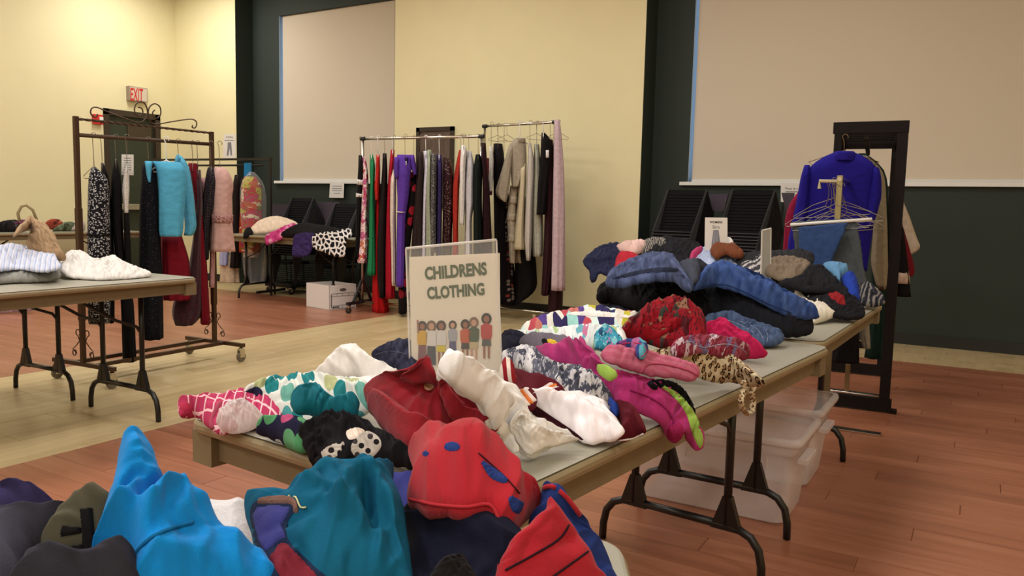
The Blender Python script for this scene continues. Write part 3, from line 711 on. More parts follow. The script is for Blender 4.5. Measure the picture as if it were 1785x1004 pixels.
def kid(x, top, bot, skin, hair, shirt, legs, skirt=False, arm=False, bare=False):
    h = bot-top; hw = h*.10
    def pp(n_, pts, c): poly(n_, pts, SC, sn, inkm(c), sh, .0003 if n_ == 'print_hair' else .0006, .0002)
    pp('print_hair', circ(x, top+h*.12, hw*1.15, h*.13), hair)
    pp('print_face', circ(x, top+h*.13, hw*.62, h*.075), skin)
    pp('print_shirt', [(x-hw*1.25, top+h*.28), (x-hw*.4, top+h*.22), (x+hw*.4, top+h*.22), (x+hw*1.25, top+h*.28), (x+hw*1.2, top+h*.5), (x+hw*.95, top+h*.58), (x-hw*.95, top+h*.58), (x-hw*1.2, top+h*.5)], shirt)
    k = .75 if bare else 1.0
    y2 = top+h*(.58+.42*k*(.45 if bare else 1))
    pp('print_trousers', [(x-hw*.9, top+h*.57), (x+hw*.9, top+h*.57), (x+hw*1.05, y2), (x-hw*1.05, y2)], legs)
    if bare:
        for s in (-.5, .5): pp('print_leg', [(x+s*hw-hw*.25, y2), (x+s*hw+hw*.25, y2), (x+s*hw+hw*.2, bot), (x+s*hw-hw*.2, bot)], skin)
    if arm: pp('print_arm', [(x-hw*1.2, top+h*.27), (x-hw*.7, top+h*.3), (x-hw*.9, top-h*.02), (x-hw*1.3, top-h*.04)], skin)
B_, S1, S2 = (46, 30, 26), (150, 96, 70), (196, 148, 120)
kid(736, 560, 632, S1, B_, (204, 158, 40), (120, 72, 76), arm=True)
kid(752, 559, 636, S2, (110, 82, 62), (214, 206, 202), (66, 62, 72))
kid(769, 559, 634, S1, (62, 44, 36), (210, 204, 200), (210, 190, 40), bare=True)
kid(789, 559, 622, S2, (58, 44, 40), (160, 160, 168), (84, 80, 120))
kid(811, 557, 628, S1, (36, 28, 26), (190, 84, 46), (60, 50, 42), bare=True)
kid(826, 553, 628, S2, (124, 96, 74), (66, 82, 56), (190, 168, 130), bare=True)
kid(848, 546, 625, S1, (40, 30, 26), (180, 50, 44), (74, 74, 66), bare=True)

# skirts sign and the edge-on holder on the women's table
P = (-1.25, 3.95, .9); n_ = (.3, -1, 0)
s = wallsign('skirts_sign', 'white WOMENS Skirts sign standing in the clothes heap before the chair stacks', [(1228, 440), (1268, 441), (1268, 379.5), (1229, 379)], P, n_)
text('lettering', 'WOMENS', [(1237, 389.3), (1259.5, 389.5), (1237, 385)], P, n_, m_ink, s, .0045, bold=.03)
sb = qpx([(1228, 440), (1268, 441)], P, n_, .004); mk('stand', MB().slab([sb[0], sb[1], np.array([sb[1][0], sb[1][1], .739]), np.array([sb[0][0], sb[0][1], .739])], facing(n_, P), .003), m_acr, s)
text('lettering', 'Skirts', [(1242, 398.5), (1254.5, 398.7), (1242, 392.5)], P, n_, m_ink, s, .0045)
poly('skirt_print', [(1243.5, 401), (1252.5, 401), (1256, 429), (1240, 429)], P, n_, m_inkgrey, s, .0045)
for k in range(4): poly('skirt_pleat', [(1244.5+k*2, 403), (1245.2+k*2, 403), (1244.6+k*2.8-1, 428), (1243.4+k*2.8-1, 428)], P, n_, plain('ink_light', (168, 168, 178), .8), s, .0052)
P = ony(1335, 545, 3.62); q = qpx([(1325, 548), (1342, 540), (1344, 398), (1328.5, 402)], P, [.6, -.8, 0])
s = empty('sign_holder', P, 'narrow clear sign holder seen nearly edge on amid the jeans pile', 'sign')
mk('sheet', MB().slab(q, [-.6, .8, 0], .002), plain('sheet_grey', (150, 148, 142), .5), s)
mk('side_edge', MB().tube([q[0], q[3]], .004, 6), m_edge, s); mk('side_edge', MB().tube([q[1], q[2]], .003, 6), m_edge, s); mk('top_edge', MB().tube([q[3], q[2]], .004, 6), m_edge, s)

# ------------------------------------------------------------------ cloth generators
_pg = np.random.RandomState(3); _perm = np.concatenate([_pg.permutation(256)]*3); _ga = _pg.rand(256)*2*math.pi
def pn(x, y, seed=0):
    x = np.asarray(x, float)+seed*17.31; y = np.asarray(y, float)+seed*5.77
    xi = np.floor(x).astype(int); yi = np.floor(y).astype(int); xf, yf = x-xi, y-yi
    u = xf*xf*xf*(xf*(xf*6-15)+10); v = yf*yf*yf*(yf*(yf*6-15)+10)
    def g(i, j, dx, dy):
        a = _ga[_perm[_perm[i % 256]+(j % 256)]]; return np.cos(a)*dx+np.sin(a)*dy
    n00 = g(xi, yi, xf, yf); n10 = g(xi+1, yi, xf-1, yf); n01 = g(xi, yi+1, xf, yf-1); n11 = g(xi+1, yi+1, xf-1, yf-1)
    return (n00*(1-u)+n10*u)*(1-v)+(n01*(1-u)+n11*u)*v
def ridge(n): return np.exp(-(n/.17)**2)
def folds(u, v, L1, L2, seed):
    L1 = L1*.55; L2 = L2*.6
    wx = pn(u/(L1*2.2), v/(L1*2.2), seed+3)*1.3; wy = pn(u/(L1*2.2), v/(L1*2.2), seed+8)*1.3
    a = ridge(pn(u/L1+wx, v/L2+wy*.5, seed))
    u2, v2 = u*.6+v*.8, -u*.8+v*.6
    b = -ridge(pn(u2/(L1*.8)+wy, v2/(L2*.5)+wx, seed+5))
    u3, v3 = u*.7-v*.7, u*.7+v*.7
    e = ridge(pn(u3/(L1*.55)+wx, v3/(L2*.35)+wy, seed+21)); c = pn(u/(L1*4), v/(L1*4), seed+11)
    w = np.clip(.5+1.6*pn(u/(L1*3), v/(L1*3), seed+31), 0.1, 1)
    return .9*a*w+.7*b*(1.1-w)+.35*e+1.2*c-.25
def spline_closed(P, per, lin_=False):
    P = np.array(P, float); n = len(P); out = []
    if lin_: return np.array([P[i]+(P[(i+1) % n]-P[i])*j/max(1, per[i]) for i in range(n) for j in range(max(1, per[i]))])
    for i in range(n):
        p0, p1, p2, p3 = P[i-1], P[i], P[(i+1) % n], P[(i+2) % n]
        k = max(1, per[i])
        for j in range(k):
            t = j/k; out.append(.5*((2*p1)+(-p0+p2)*t+(2*p0-5*p1+4*p2-p3)*t*t+(-p0+3*p1-3*p2+p3)*t**3))
    return np.array(out)
def inside(P, loop):
    x, y = P[:, 0], P[:, 1]; r = np.zeros(len(P), bool); n = len(loop)
    for i in range(n):
        x1, y1 = loop[i]; x2, y2 = loop[(i+1) % n]
        c = ((y1 > y) != (y2 > y)); 
        if y1 != y2: r ^= c & (x < (x2-x1)*(y-y1)/(y2-y1)+x1)
    return r
def segdist(P, loop):
    d = np.full(len(P), 1e9); n = len(loop)
    for i in range(n):
        a = loop[i]; b = loop[(i+1) % n]; ab = b-a; t = np.clip(((P-a)@ab)/max(1e-9, ab@ab), 0, 1)
        d = np.minimum(d, np.linalg.norm(P-(a+t[:, None]*ab), axis=1))
    return d
def mvc(P, loop, val):
    n = len(loop); d = loop[None]-P[:, None]; r = np.linalg.norm(d, axis=2)+1e-9
    d2 = np.roll(d, -1, 1); r2 = np.roll(r, -1, 1)
    cr = d[..., 0]*d2[..., 1]-d[..., 1]*d2[..., 0]; dt = (d*d2).sum(2)
    tn = (r*r2-dt)/np.where(np.abs(cr) < 1e-9, 1e-9, cr)
    w = (tn+np.roll(tn, 1, 1))/r
    s = w.sum(1); s = np.where(np.abs(s) < 1e-9, 1e-9, s)
    return (w@val)/s
TRI = {}
def trimesh(loop2, s):
    lo, hi = loop2.min(0), loop2.max(0)
    gx, gy = np.meshgrid(np.arange(lo[0], hi[0]+s, s), np.arange(lo[1], hi[1]+s, s*.87)); gx = gx+(np.arange(gx.shape[0]) % 2)[:, None]*s*.5
    G = np.stack([gx.ravel(), gy.ravel()], 1); G = G[inside(G, loop2)]
    if len(G):
        d = segdist(G, loop2); G = G[d > s*.55]; d = d[d > s*.55]
    P = np.concatenate([loop2, G]) if len(G) else loop2
    n = len(loop2); ed = [(i, (i+1) % n) for i in range(n)]
    r = delaunay_2d_cdt([Vector(p) for p in P.tolist()], ed, [], 1, 1e-6)
    V = np.array([tuple(v) for v in r[0]]); F = [tuple(f) for f in r[2] if len(f) == 3]
    return V, F
SLOPE = .45
def pile(name, label, cat, loop, mat, z=.742, thick=.014, dome=.02, fold=(0, .06, .008), R=.017, seed=0, zmin=None, dens=1.0, parent=None, group=None, sharp=False, asp=3.0, jitter=.0035, on=None, lift=.008, rid=(), steep=None):
    """garment heap: loop of (px, py[, z | ('y',Y)]) -> closed cloth lump"""
    L3 = []; LQ = np.array([[q[0], q[1]] for q in loop], float); LZ = [(q[2] if len(q) > 2 else z) for q in loop]
    def zlim(i):
        # keep the surface from overhanging its own front edge: at most a steep slope above it
        x, y = LQ[i]; best = None; n_ = len(LQ)
        for j in range(n_):
            a, b = LQ[j], LQ[(j+1) % n_]
            if isinstance(LZ[j], tuple) or isinstance(LZ[(j+1) % n_], tuple) or abs(a[0]-b[0]) < 1e-6: continue
            t = (x-a[0])/(b[0]-a[0])
            if 0 <= t <= 1:
                yy_ = a[1]+t*(b[1]-a[1]); 
                if best is None or yy_ > best[0]: best = (yy_, LZ[j]+t*(LZ[(j+1) % n_]-LZ[j]))
        if best is None or best[0] < y+3: return LZ[i]
        p_ = onz(x, best[0], best[1]); Db = math.hypot(p_[0], p_[1]); d_ = ray(x, y); ta = -d_[2]/math.hypot(d_[0], d_[1]); k_ = SLOPE if steep is None else steep
        return max(min(LZ[i], (CH-ta*(Db-best[1]*k_))/(1+k_*ta)), min(LZ[i], best[1]))
    for qi, q in enumerate(loop):
        h = q[2] if len(q) > 2 else z
        if on is None and not isinstance(h, tuple): h = zlim(qi)
        if on is not None:
            p = surf(on, (q[0], q[1]), lift)[0]
        elif isinstance(h, tuple):
            if h[0] == 'd':
                dr_ = ray(LQ[:, 0].mean(), 900); dr_[2] = 0; dr_ = nrm(dr_); p = onp(q[0], q[1], dr_*h[1], dr_)
            else: p = ony(q[0], q[1], h[1]) if h[0] == 'y' else onx(q[0], q[1], h[1])
        else: p = onz(q[0], q[1], h)
        L3.append([q[0], q[1], 1.0/max(.05, (p-CAM)@FW)])
    L3 = np.array(L3); area_ = .5*abs(np.sum(L3[:, 0]*np.roll(L3[:, 1], -1)-L3[:, 1]*np.roll(L3[:, 0], -1)))
    s = max(1.7, math.sqrt(area_/(2600*dens)))
    seg = np.linalg.norm(np.roll(L3[:, :2], -1, 0)-L3[:, :2], axis=1)
    per = [max(1, int(round(l/s))) for l in seg]
    LS = spline_closed(L3, per, sharp)
    md = 1.0/LS[:, 2].mean()
    if jitter: 
        k = np.cumsum(np.linalg.norm(np.roll(LS[:, :2], 1, 0)-LS[:, :2], axis=1))*md/FPX/.02; LS[:, 0] += pn(k, k*0+.3, seed)*jitter/md*FPX*1.6; LS[:, 1] += pn(k, k*0+9.4, seed)*jitter/md*FPX*1.6
    V, F = trimesh(LS[:, :2], s)
    m0 = md/FPX; d = segdist(V, LS[:, :2]); nb = d < .05*s
    inv = np.empty(len(V)); 
    if (~nb).any(): inv[~nb] = mvc(V[~nb], LS[:, :2], LS[:, 2])
    for i in np.where(nb)[0]:
        inv[i] = LS[np.argmin(((LS[:, :2]-V[i])**2).sum(1)), 2]
    inv = np.clip(inv, LS[:, 2].min()*.92, LS[:, 2].max()*1.08)
    if on is not None:
        for i in range(len(V)):
            d2_ = ((on['V']-V[i])**2).sum(1); k = np.argpartition(d2_, 60)[:60]; w = np.exp(-(d2_[k]-d2_.min())/(2*(3.2*s)**2)); inv[i] = 1/(1/((on['ib'][k]*w).sum()/w.sum())-lift*1.6)
    dep = 1/inv
    D = FW[None]+RT[None]*((V[:, :1]-CX)/FPX)-UP[None]*((V[:, 1:]-CY)/FPX)
    P = CAM+D*dep[:, None]
    dm = d*md/FPX; pr = np.sqrt(np.clip(1-(1-np.minimum(dm/R, 1))**2, 0, 1))
    Fa = np.array(F); fn = np.cross(P[Fa[:, 1]]-P[Fa[:, 0]], P[Fa[:, 2]]-P[Fa[:, 0]]); vn = np.zeros_like(P)
    for k in range(3): np.add.at(vn, Fa[:, k], fn)
    vn /= np.linalg.norm(vn, axis=1)[:, None]+1e-12; sg = np.sign((vn*(CAM-P)).sum(1)).mean(); flip = sg < 0
    if flip: vn = -vn; F = [f[::-1] for f in F]
    vc = nrm(CAM-P.mean(0)); vn = vn*.6+np.array([0, 0, .5])+vc*.25; vn /= np.linalg.norm(vn, axis=1)[:, None]
    ang = math.radians(fold[0]); m = md/FPX; uu = (V[:, 0]*math.cos(ang)+V[:, 1]*math.sin(ang))*m; vv = (-V[:, 0]*math.sin(ang)+V[:, 1]*math.cos(ang))*m
    ff = folds(vv*1.0, uu, fold[1], fold[1]*asp, seed)  # ridges run along the fold direction
    dmx = max(dm.max(), 1e-6); rh = np.zeros(len(V))
    for (pts, amp, wd) in rid:
        pts = np.array(pts, float); dd = np.full(len(V), 1e9); tp = np.zeros(len(V)); nn_ = len(pts)-1
        for i in range(nn_):
            a_, b_ = pts[i], pts[i+1]; ab = b_-a_; t_ = np.clip(((V-a_)@ab)/(ab@ab), 0, 1); d_ = np.linalg.norm(V-(a_+t_[:, None]*ab), axis=1)
            k_ = d_ < dd; dd[k_] = d_[k_]; tp[k_] = ((i+t_)/nn_)[k_]
        rh += amp*np.exp(-(dd*m0/wd)**2)*np.clip(np.sin(np.clip(tp, .04, .96)*math.pi)*1.6, 0, 1)
    Pb_ = P.copy(); Pb_[:, 2] += dome*np.sin(np.minimum(dm/dmx, 1)*math.pi/2)*.75; Pb_ += vn*thick*.8
    T = P+vn*((thick*pr+(fold[2]*1.5*ff+rh)*np.minimum(1, dm/(R*1.3)))[:, None]); T[:, 2] += dome*np.sin(np.minimum(dm/dmx, 1)*math.pi/2)
    Bt = P-vn*((thick*pr*.9)[:, None]); 
    bnd = d < .05*s
    T[bnd] = P[bnd]
    zm = zmin
    if zm is not None: T[:, 2] = np.maximum(T[:, 2], zm+.001); Bt[:, 2] = np.maximum(Bt[:, 2], zm); 
    n = len(V); idx = np.arange(n)+n; idx[bnd] = np.arange(n)[bnd]
    FB = [tuple(int(idx[i]) for i in f[::-1]) for f in F]; FB = [f for f, g in zip(FB, F) if not all(bnd[i] for i in g)]
    allv = np.concatenate([T, Bt]); uv = np.stack([uu, vv], 1); uv = np.concatenate([uv, uv])
    o = mk(name, (allv, list(F)+FB), mat, parent, smooth=True, uv=uv, label=label, cat=cat, group=group)
    return dict(o=o, px=proj(T), T=T, n=vn, m=m, ang=ang, V=proj(Pb_), ib=1/((Pb_-CAM)@FW), inv=1/((T-CAM)@FW))
def surf(g, pts, lift=.002):
    pts = np.atleast_2d(np.array(pts, float)); out = []
    for p in pts:
        d = ((g['px']-p)**2).sum(1); k = np.argpartition(d, 4)[:4]; w = 1/(d[k]+1e-3); w /= w.sum()
        iv = (g['inv'][k]*w).sum(); nn_ = (g['n'][k]*w[:, None]).sum(0); D = ray(*p); out.append(CAM+D/iv+nn_*lift)
    return np.array(out)
def patch(g, name, loop, mat, lift=.002, s=None, sharp=False, label=None, parent=None, rot=None):
    L = np.array(loop, float); area_ = .5*abs(np.sum(L[:, 0]*np.roll(L[:, 1], -1)-L[:, 1]*np.roll(L[:, 0], -1))); s = s or max(2.0, math.sqrt(area_/500))
    seg = np.linalg.norm(np.roll(L, -1, 0)-L, axis=1); LS = spline_closed(L, [max(1, int(round(l/s))) for l in seg], sharp or name in ('strap', 'purple_print', 'red_print', 'red_panel', 'stripe'))
    V, F = trimesh(LS, s); A_ = surf(g, V, lift); B2_ = surf(g, V, -.001)
    a, b, c = A_[F[0][0]], A_[F[0][1]], A_[F[0][2]]
    if np.cross(b-a, c-a)@(CAM-a) < 0: F = [f[::-1] for f in F]
    ang = g['ang'] if rot is None else math.radians(rot); m = g['m']
    uv = np.stack([(V[:, 0]*math.cos(ang)+V[:, 1]*math.sin(ang))*m, (-V[:, 0]*math.sin(ang)+V[:, 1]*math.cos(ang))*m], 1)
    d = segdist(V, LS); n = len(V); bn = d < .05*s; A_[bn] = surf(g, V[bn], .0004)
    return mk(name, (np.concatenate([A_, B2_]), list(F)+[tuple(i+n for i in f[::-1]) for f in F]), mat, parent or g['o'], smooth=True, uv=np.concatenate([uv, uv]), label=label)
def seam(g, pts, mat, r=.0016, name='seam', lift=.001, label=None):
    P2 = []
    pts = np.array(pts, float)
    for i in range(len(pts)-1):
        p0, p1, p2, p3 = pts[max(i-1, 0)], pts[i], pts[i+1], pts[min(i+2, len(pts)-1)]
        k = max(2, int(np.linalg.norm(p2-p1)/6))
        for j in range(k):
            t = j/k; P2.append(.5*((2*p1)+(-p0+p2)*t+(2*p0-5*p1+4*p2-p3)*t*t+(-p0+3*p1-3*p2+p3)*t**3))
    P2.append(pts[-1]); P3 = surf(g, P2, lift*.4); r = r*.55
    uvn = None
    mb = MB().tube(P3, r, 6); return mk(name, mb, mat, g['o'], smooth=True, label=label, uv=np.zeros((len(mb.v), 2)))
def button(g, x, y, mat, r=.006, n=None, name='button'):
    p = surf(g, (x, y), .003)[0]; n = nrm(CAM-p)*.5+np.array([0, 0, .5]); return mk(name, MB().lathe([(r*.2, 0), (r, 0), (r, .002), (r*.7, .003), (r*.1, .002)], p, nrm(n), 14), mat, g['o'])

def hang(name, label, cat, rows, P0, mat, dh=.2, rip=.10, kf=7, seed=0, parent=None, group=None, yaw=None, rown=26, off=0.0, nseg=40, flat=False, hanger=None, hem=.0):
    """hanging garment lofted from px rows (y, xl, xr); P0 = point of the vertical plane that the rack's bar stands in"""
    rows = np.array(rows, float); y0, y1 = rows[0, 0], rows[-1, 0]
    P0 = np.array(P0, float)
    if len(P0) == 2: P0 = np.array([P0[0], P0[1], 0])
    cxp = rows[:, 1:].mean(); vdir = ray(cxp, rows[:, 0].mean()); vdir[2] = 0; vdir = nrm(vdir); n = -vdir
    tt = np.linspace(0, 1, rown); yy = y0+(y1-y0)*tt
    xl = np.interp(yy, rows[:, 0], rows[:, 1]); xr = np.interp(yy, rows[:, 0], rows[:, 2])
    def sm(a):
        b = a.copy()
        for _ in range(2): b[1:-1] = (b[:-2]+2*b[1:-1]+b[2:])/4
        return b
    xl, xr = sm(xl), sm(xr)
    ac = np.array([-vdir[1], vdir[0], 0]); ac = ac if ac@RT > 0 else -ac
    vs = []; uv = []; PP = P0+vdir*off
    R_ = np.random.RandomState(seed+1); ph = R_.rand(4)*6.28
    for i in range(rown):
        c = onp((xl[i]+xr[i])/2, yy[i], PP, n); a = onp(xr[i], yy[i], PP, n); hw = abs((a-c)@ac)
        t = tt[i]; D = dh*(min(1, .45+t*6) if not flat else min(1, .6+t*4))
        for k in range(nseg):
            th = 2*math.pi*k/nseg
            g = rip*(.25+.75*t)*(math.sin(kf*th+ph[0]+t*1.5)*.6+math.sin((kf*2-3)*th+ph[1]-t*2)*.4)
            rr_ = 1+g-abs(rip)*(.25+.75*t)*.9
            x = hw*rr_*math.copysign(abs(math.cos(th))**.8, math.cos(th)); y = D*rr_*math.copysign(abs(math.sin(th))**.9, math.sin(th))
            wz = .012*pn(th*2, t*5, seed)
            p = c+ac*x+vdir*y; p[2] += wz if 0 < i < rown-1 else (0 if i == 0 else hem*math.sin(3*th+ph[2]))
            vs.append(p); uv.append((th/6.283*2*(hw+dh), c[2]))
    fs = []
    for i in range(rown-1):
        for k in range(nseg):
            l = (k+1) % nseg; fs.append((i*nseg+k, (i+1)*nseg+k, (i+1)*nseg+l, i*nseg+l))
    fs.append(tuple(range(nseg))); fs.append(tuple((rown-1)*nseg+k for k in range(nseg-1, -1, -1)))
    a_, b_, c_ = [np.array(vs[i]) for i in fs[0][:3]]
    o = mk(name, (vs, fs), mat, parent, smooth=True, uv=uv, label=label, cat=cat, group=group)
    if hanger is not None and parent is None:
        barz, hm, hl = hanger; T = onp((xl[0]+xr[0])/2, y0, PP, n)
        B_ = T.copy(); B_[2] = barz
        r_ = .003; h = .03
        hk = [B_+ac*.016+U*(-.004), B_+ac*.019+U*.010, B_+ac*.010+U*.022, B_+U*.024, B_-ac*.010+U*.018, B_-ac*.012+U*.006, B_-ac*.004-U*.012, T+U*.045, T+U*.012]
        sh_ = [T+U*.012, T+vdir*.10-U*.01, T+vdir*(dh*.92)-U*.045, T+vdir*(dh*.8)-U*.06, T-vdir*(dh*.8)-U*.06, T-vdir*(dh*.92)-U*.045, T-vdir*.10-U*.01, T+U*.012]
        if flat: gw = abs((onp(xr[5], yy[5], PP, n)-onp(xl[5], yy[5], PP, n))@ac)*.5*.95; sh_ = [T+U*.012]+[T+ac*s_*gw-U*z_ for s_, z_ in ((.5, .02), (1, .055), (.9, .07), (-.9, .07), (-1, .055), (-.5, .02))]+[T+U*.012]
        hh = empty('coat_hanger', B_, (hl or 'thin wire hanger carrying the %s' % label)[:110] if False else hl, 'hanger')
        mk('hook', MB().tube(hk, .0022 if hm is not m_whiteplast else .004, 5), hm, hh, smooth=True)
        mk('shoulders', MB().tube(sh_, .0022 if hm is not m_whiteplast else .005, 5), hm, hh, smooth=True)
    return o
m_wire = plain('hanger_wire', (120, 112, 98), .35, .8)
m_whiteplast = plain('white_plastic', (222, 220, 214), .35)

HL = set()
def hlab(wire, hl, label, rack):
    w = (hl or label).split()[:9]
    while w[-1] in ('with', 'at', 'the', 'of', 'on', 'and', 'in', 'to', 'a', 'beside', 'between', 'right', 'left', 'behind'): w.pop()
    k = '%s hanger with %s' % ('plastic' if wire == 'w' else 'wire', ' '.join(w))
    if len(k.split())+3 <= 16 and rack not in k: k += ', '+rack
    return k
# ------------------------------------------------------------------ garments on the left chrome rack
mblk = C('black', (20, 17, 18)); mblk2 = C('black_warm', (30, 24, 23)); mnavy = C('navy', (34, 36, 62)); mcream = C('cream', (226, 210, 196)); mwht = C('white', (226, 222, 218))
GR1 = 'dresses on the left chrome rack'; GR2 = 'garments on the right chrome rack'
def barpt(A, B, px_, z):
    # point of the bar seen at this pixel column
    A, B = np.array(A+(z,), float), np.array(B+(z,), float); best = None
    for t in np.linspace(-.08, 1.08, 240):
        q = A+(B-A)*t; d = abs(proj(q)[0]-px_)
        if best is None or d < best[0]: best = (d, q)
    return best[1]
def r1(label, cat, rows, mat, dh=.2, kids=(), wire=True, hl=None, seed=0, **k):
    cx = (rows[0][1]+rows[0][2])/2; P = barpt(R1A, R1B, cx, R1Z)
    o = hang('hanging_'+cat.replace(' ', '_'), label, cat, rows, P[:2], mat, dh, group=GR1, seed=seed, hanger=(R1Z, m_whiteplast if wire == 'w' else m_wire, hlab(wire, hl, label, 'left chrome rack')), **k)
    for kn, kr, km, kdh, kk in kids: hang(kn, None, None, kr, P[:2], km, kdh, parent=o, seed=seed+3, **dict(K(off=k.get('off', 0)), **kk))
    return o
K = dict
r1('black sleeveless dress with two white bands at left end of the rack', 'dress', [(271, 625, 631), (300, 624, 634), (330, 621, 632), (400, 620, 628), (450, 619, 627)], mblk, .18, seed=1,
   kids=[('white_band', [(311, 622, 636), (323, 621.5, 635.5)], mwht, .20, K(rown=4)), ('white_band', [(336, 620.5, 634), (344, 620, 633.5)], mwht, .20, K(rown=4))])
r1('pink and white watercolour floral dress at left of the green gown', 'dress', [(274, 632, 637), (300, 632, 642), (330, 630, 643), (380, 628, 640), (420, 626, 642), (457, 622, 640)], cloth('pink_floral', 'floral', [(230, 205, 205), (214, 110, 160), (206, 84, 120), (224, 140, 90), (236, 170, 190), (200, 60, 90)], 14), .19, seed=2)
r1('emerald green long dress near the left end of the rack', 'dress', [(270, 645, 650), (285, 644, 655), (320, 645, 653), (340, 644, 653), (380, 643, 654), (430, 642, 656), (478, 639, 657)], C('emerald', (44, 152, 96)), .19, wire='w', seed=3)
r1('bright red floor-length gown hanging behind the green dress', 'dress', [(285, 655, 662), (350, 654, 664), (400, 653, 664), (480, 649, 672), (543, 648, 679)], C('bright_red', (214, 30, 34)), .2, seed=4, off=.12)
r1('short orange red top hanging between green and brown dresses', 'top', [(270, 656, 662), (300, 655, 663), (325, 652, 662), (349, 654, 660)], C('orange_red', (214, 44, 36)), .18, wire='w', seed=5, off=-.05)
r1('plain dark brown column dress beside the orange red top', 'dress', [(268, 667, 674), (300, 666, 676), (350, 661, 675), (420, 657, 673), (480, 657, 672), (517, 661, 671)], mblk2, .2, seed=6)
r1('crimson long dress right of the dark brown column dress', 'dress', [(262, 681, 688), (290, 678, 687), (330, 675, 683), (380, 673, 682), (450, 671, 688), (518, 671, 690)], C('crimson', (188, 24, 46)), .2, wire='w', seed=7)
r1('pale cream pink sleeveless dress touching the purple dress', 'dress', [(296, 683, 690), (312, 680, 691), (380, 679, 690), (440, 681, 691), (496, 682, 690)], mcream, .18, seed=8, off=-.08)
r1('bright purple short-sleeved dress turned toward the camera', 'dress', [(270, 692, 720), (282, 690, 722), (300, 691, 716), (320, 691, 715), (345, 693, 713), (380, 692, 707), (440, 691, 706), (499, 690, 705)], C('purple', (104, 66, 178)), .09, seed=9, off=-.2, wire=True,
   kids=[('sleeve', [(274, 687, 696), (300, 686, 697), (311, 689, 696)], C('purple', (0, 0, 0)), .10, K(rown=8)), ('sleeve', [(270, 714, 722), (290, 716, 726), (305, 720, 727)], C('purple', (0, 0, 0)), .10, K(rown=8)),
         ('neckline', [(274, 704, 713), (284, 706, 712)], C('purple_dark', (58, 34, 96)), .1, K(rown=5)), ('care_tag', [(279, 706.5, 710), (289, 707, 709.5)], mwht, .105, K(rown=4)), ('tie_cord', [(368.5, 690, 708), (370.5, 690, 708)], mcream, .105, K(rown=4))])
r1('black dress with scattered red flowers beside the purple dress', 'dress', [(300, 716, 726), (330, 712, 731), (380, 704, 722), (420, 700, 716), (480, 694, 712), (545, 694, 709)], cloth('black_redflower', 'dots', [(22, 16, 18), (22, 16, 18), (190, 36, 56), (22, 16, 18), (150, 30, 46)], 9, thr=.42), .16, seed=10)
r1('brown black pleated gown between red-flower dress and white dress', 'dress', [(266, 727, 737), (300, 726, 740), (350, 722, 737), (400, 718, 738), (470, 714, 738), (520, 714, 738)], C('espresso', (48, 36, 34)), .2, seed=11, rip=.18)
r1('lavender white dress with purple strap behind the sage dress', 'dress', [(264, 738, 746), (290, 741, 748), (310, 738, 748), (350, 737, 745), (400, 736, 744), (450, 735, 744), (500, 735, 744)], C('lilac_white', (206, 200, 218)), .18, wire='w', seed=12)
r1('sage grey gradient gown in the middle of the left rack', 'dress', [(262, 745, 752), (300, 743, 753), (350, 741, 752), (400, 741, 755), (470, 740, 757), (520, 740, 757)], C('sage', (158, 164, 140)), .2, seed=13)
r1('black and white tweed dress with fine check', 'dress', [(268, 752, 760), (300, 751, 762), (360, 750, 761), (400, 750, 761), (440, 750, 761)], cloth('tweed', 'sparkle', [(52, 50, 50), (190, 188, 184), (130, 128, 126), (90, 88, 88)], 90, thr=.33), .18, seed=14, off=-.08, hl='tweed dress')
r1('dark violet gown right of the tweed dress', 'dress', [(270, 761, 770), (300, 761, 772), (400, 760, 770), (440, 760, 770), (510, 758, 772)], C('dark_violet', (58, 48, 96)), .2, wire='w', seed=15)
r1('maroon black sequinned gown in front of the framed picture', 'dress', [(276, 772, 784), (300, 772, 790), (350, 772, 792), (400, 771, 788), (450, 770, 788), (510, 770, 790)], cloth('sequin', 'sparkle', [(38, 18, 22), (190, 160, 140), (60, 22, 30), (28, 14, 16), (90, 40, 48)], 80, thr=.26, rough=.5), .2, seed=16)
r1('rust red dress with long sleeve right of the picture frame', 'dress', [(262, 800, 806), (280, 796, 806), (320, 789, 801), (360, 788, 800), (395, 789, 799), (470, 788, 800)], C('rust_red', (182, 52, 40)), .18, seed=17)
r1('white turtleneck blouse beside the rust red dress', 'blouse', [(254, 804, 812), (264, 803, 815), (290, 801, 812), (350, 801, 811), (392, 801, 809)], mwht, .17, seed=18, off=-.06)
r1('white dress with grey ink floral print', 'dress', [(264, 812, 822), (290, 812, 828), (330, 809, 827), (362, 810, 828), (372, 811, 822), (440, 810, 823), (500, 810, 823)], cloth('grey_floral', 'swirl', [(206, 204, 208), (214, 212, 214), (120, 120, 130), (200, 198, 204)], 14), .18, seed=19)
r1('black dress with dark green trim at right end of the left rack', 'dress', [(270, 829, 838), (290, 825, 841), (350, 825, 840), (430, 825, 842), (520, 824, 842)], C('black_green', (18, 24, 22)), .19, seed=20)
r1('maroon sleeved black dress under the tall rack joint', 'dress', [(250, 838, 847), (270, 839, 848), (320, 841, 853), (430, 840, 858), (520, 838, 858)], C('maroon_black', (40, 18, 24)), .18, seed=21, kids=[('sleeve', [(276, 844, 853), (300, 841, 853), (318, 842, 851)], C('maroon', (116, 40, 50)), .14, K(rown=8))])

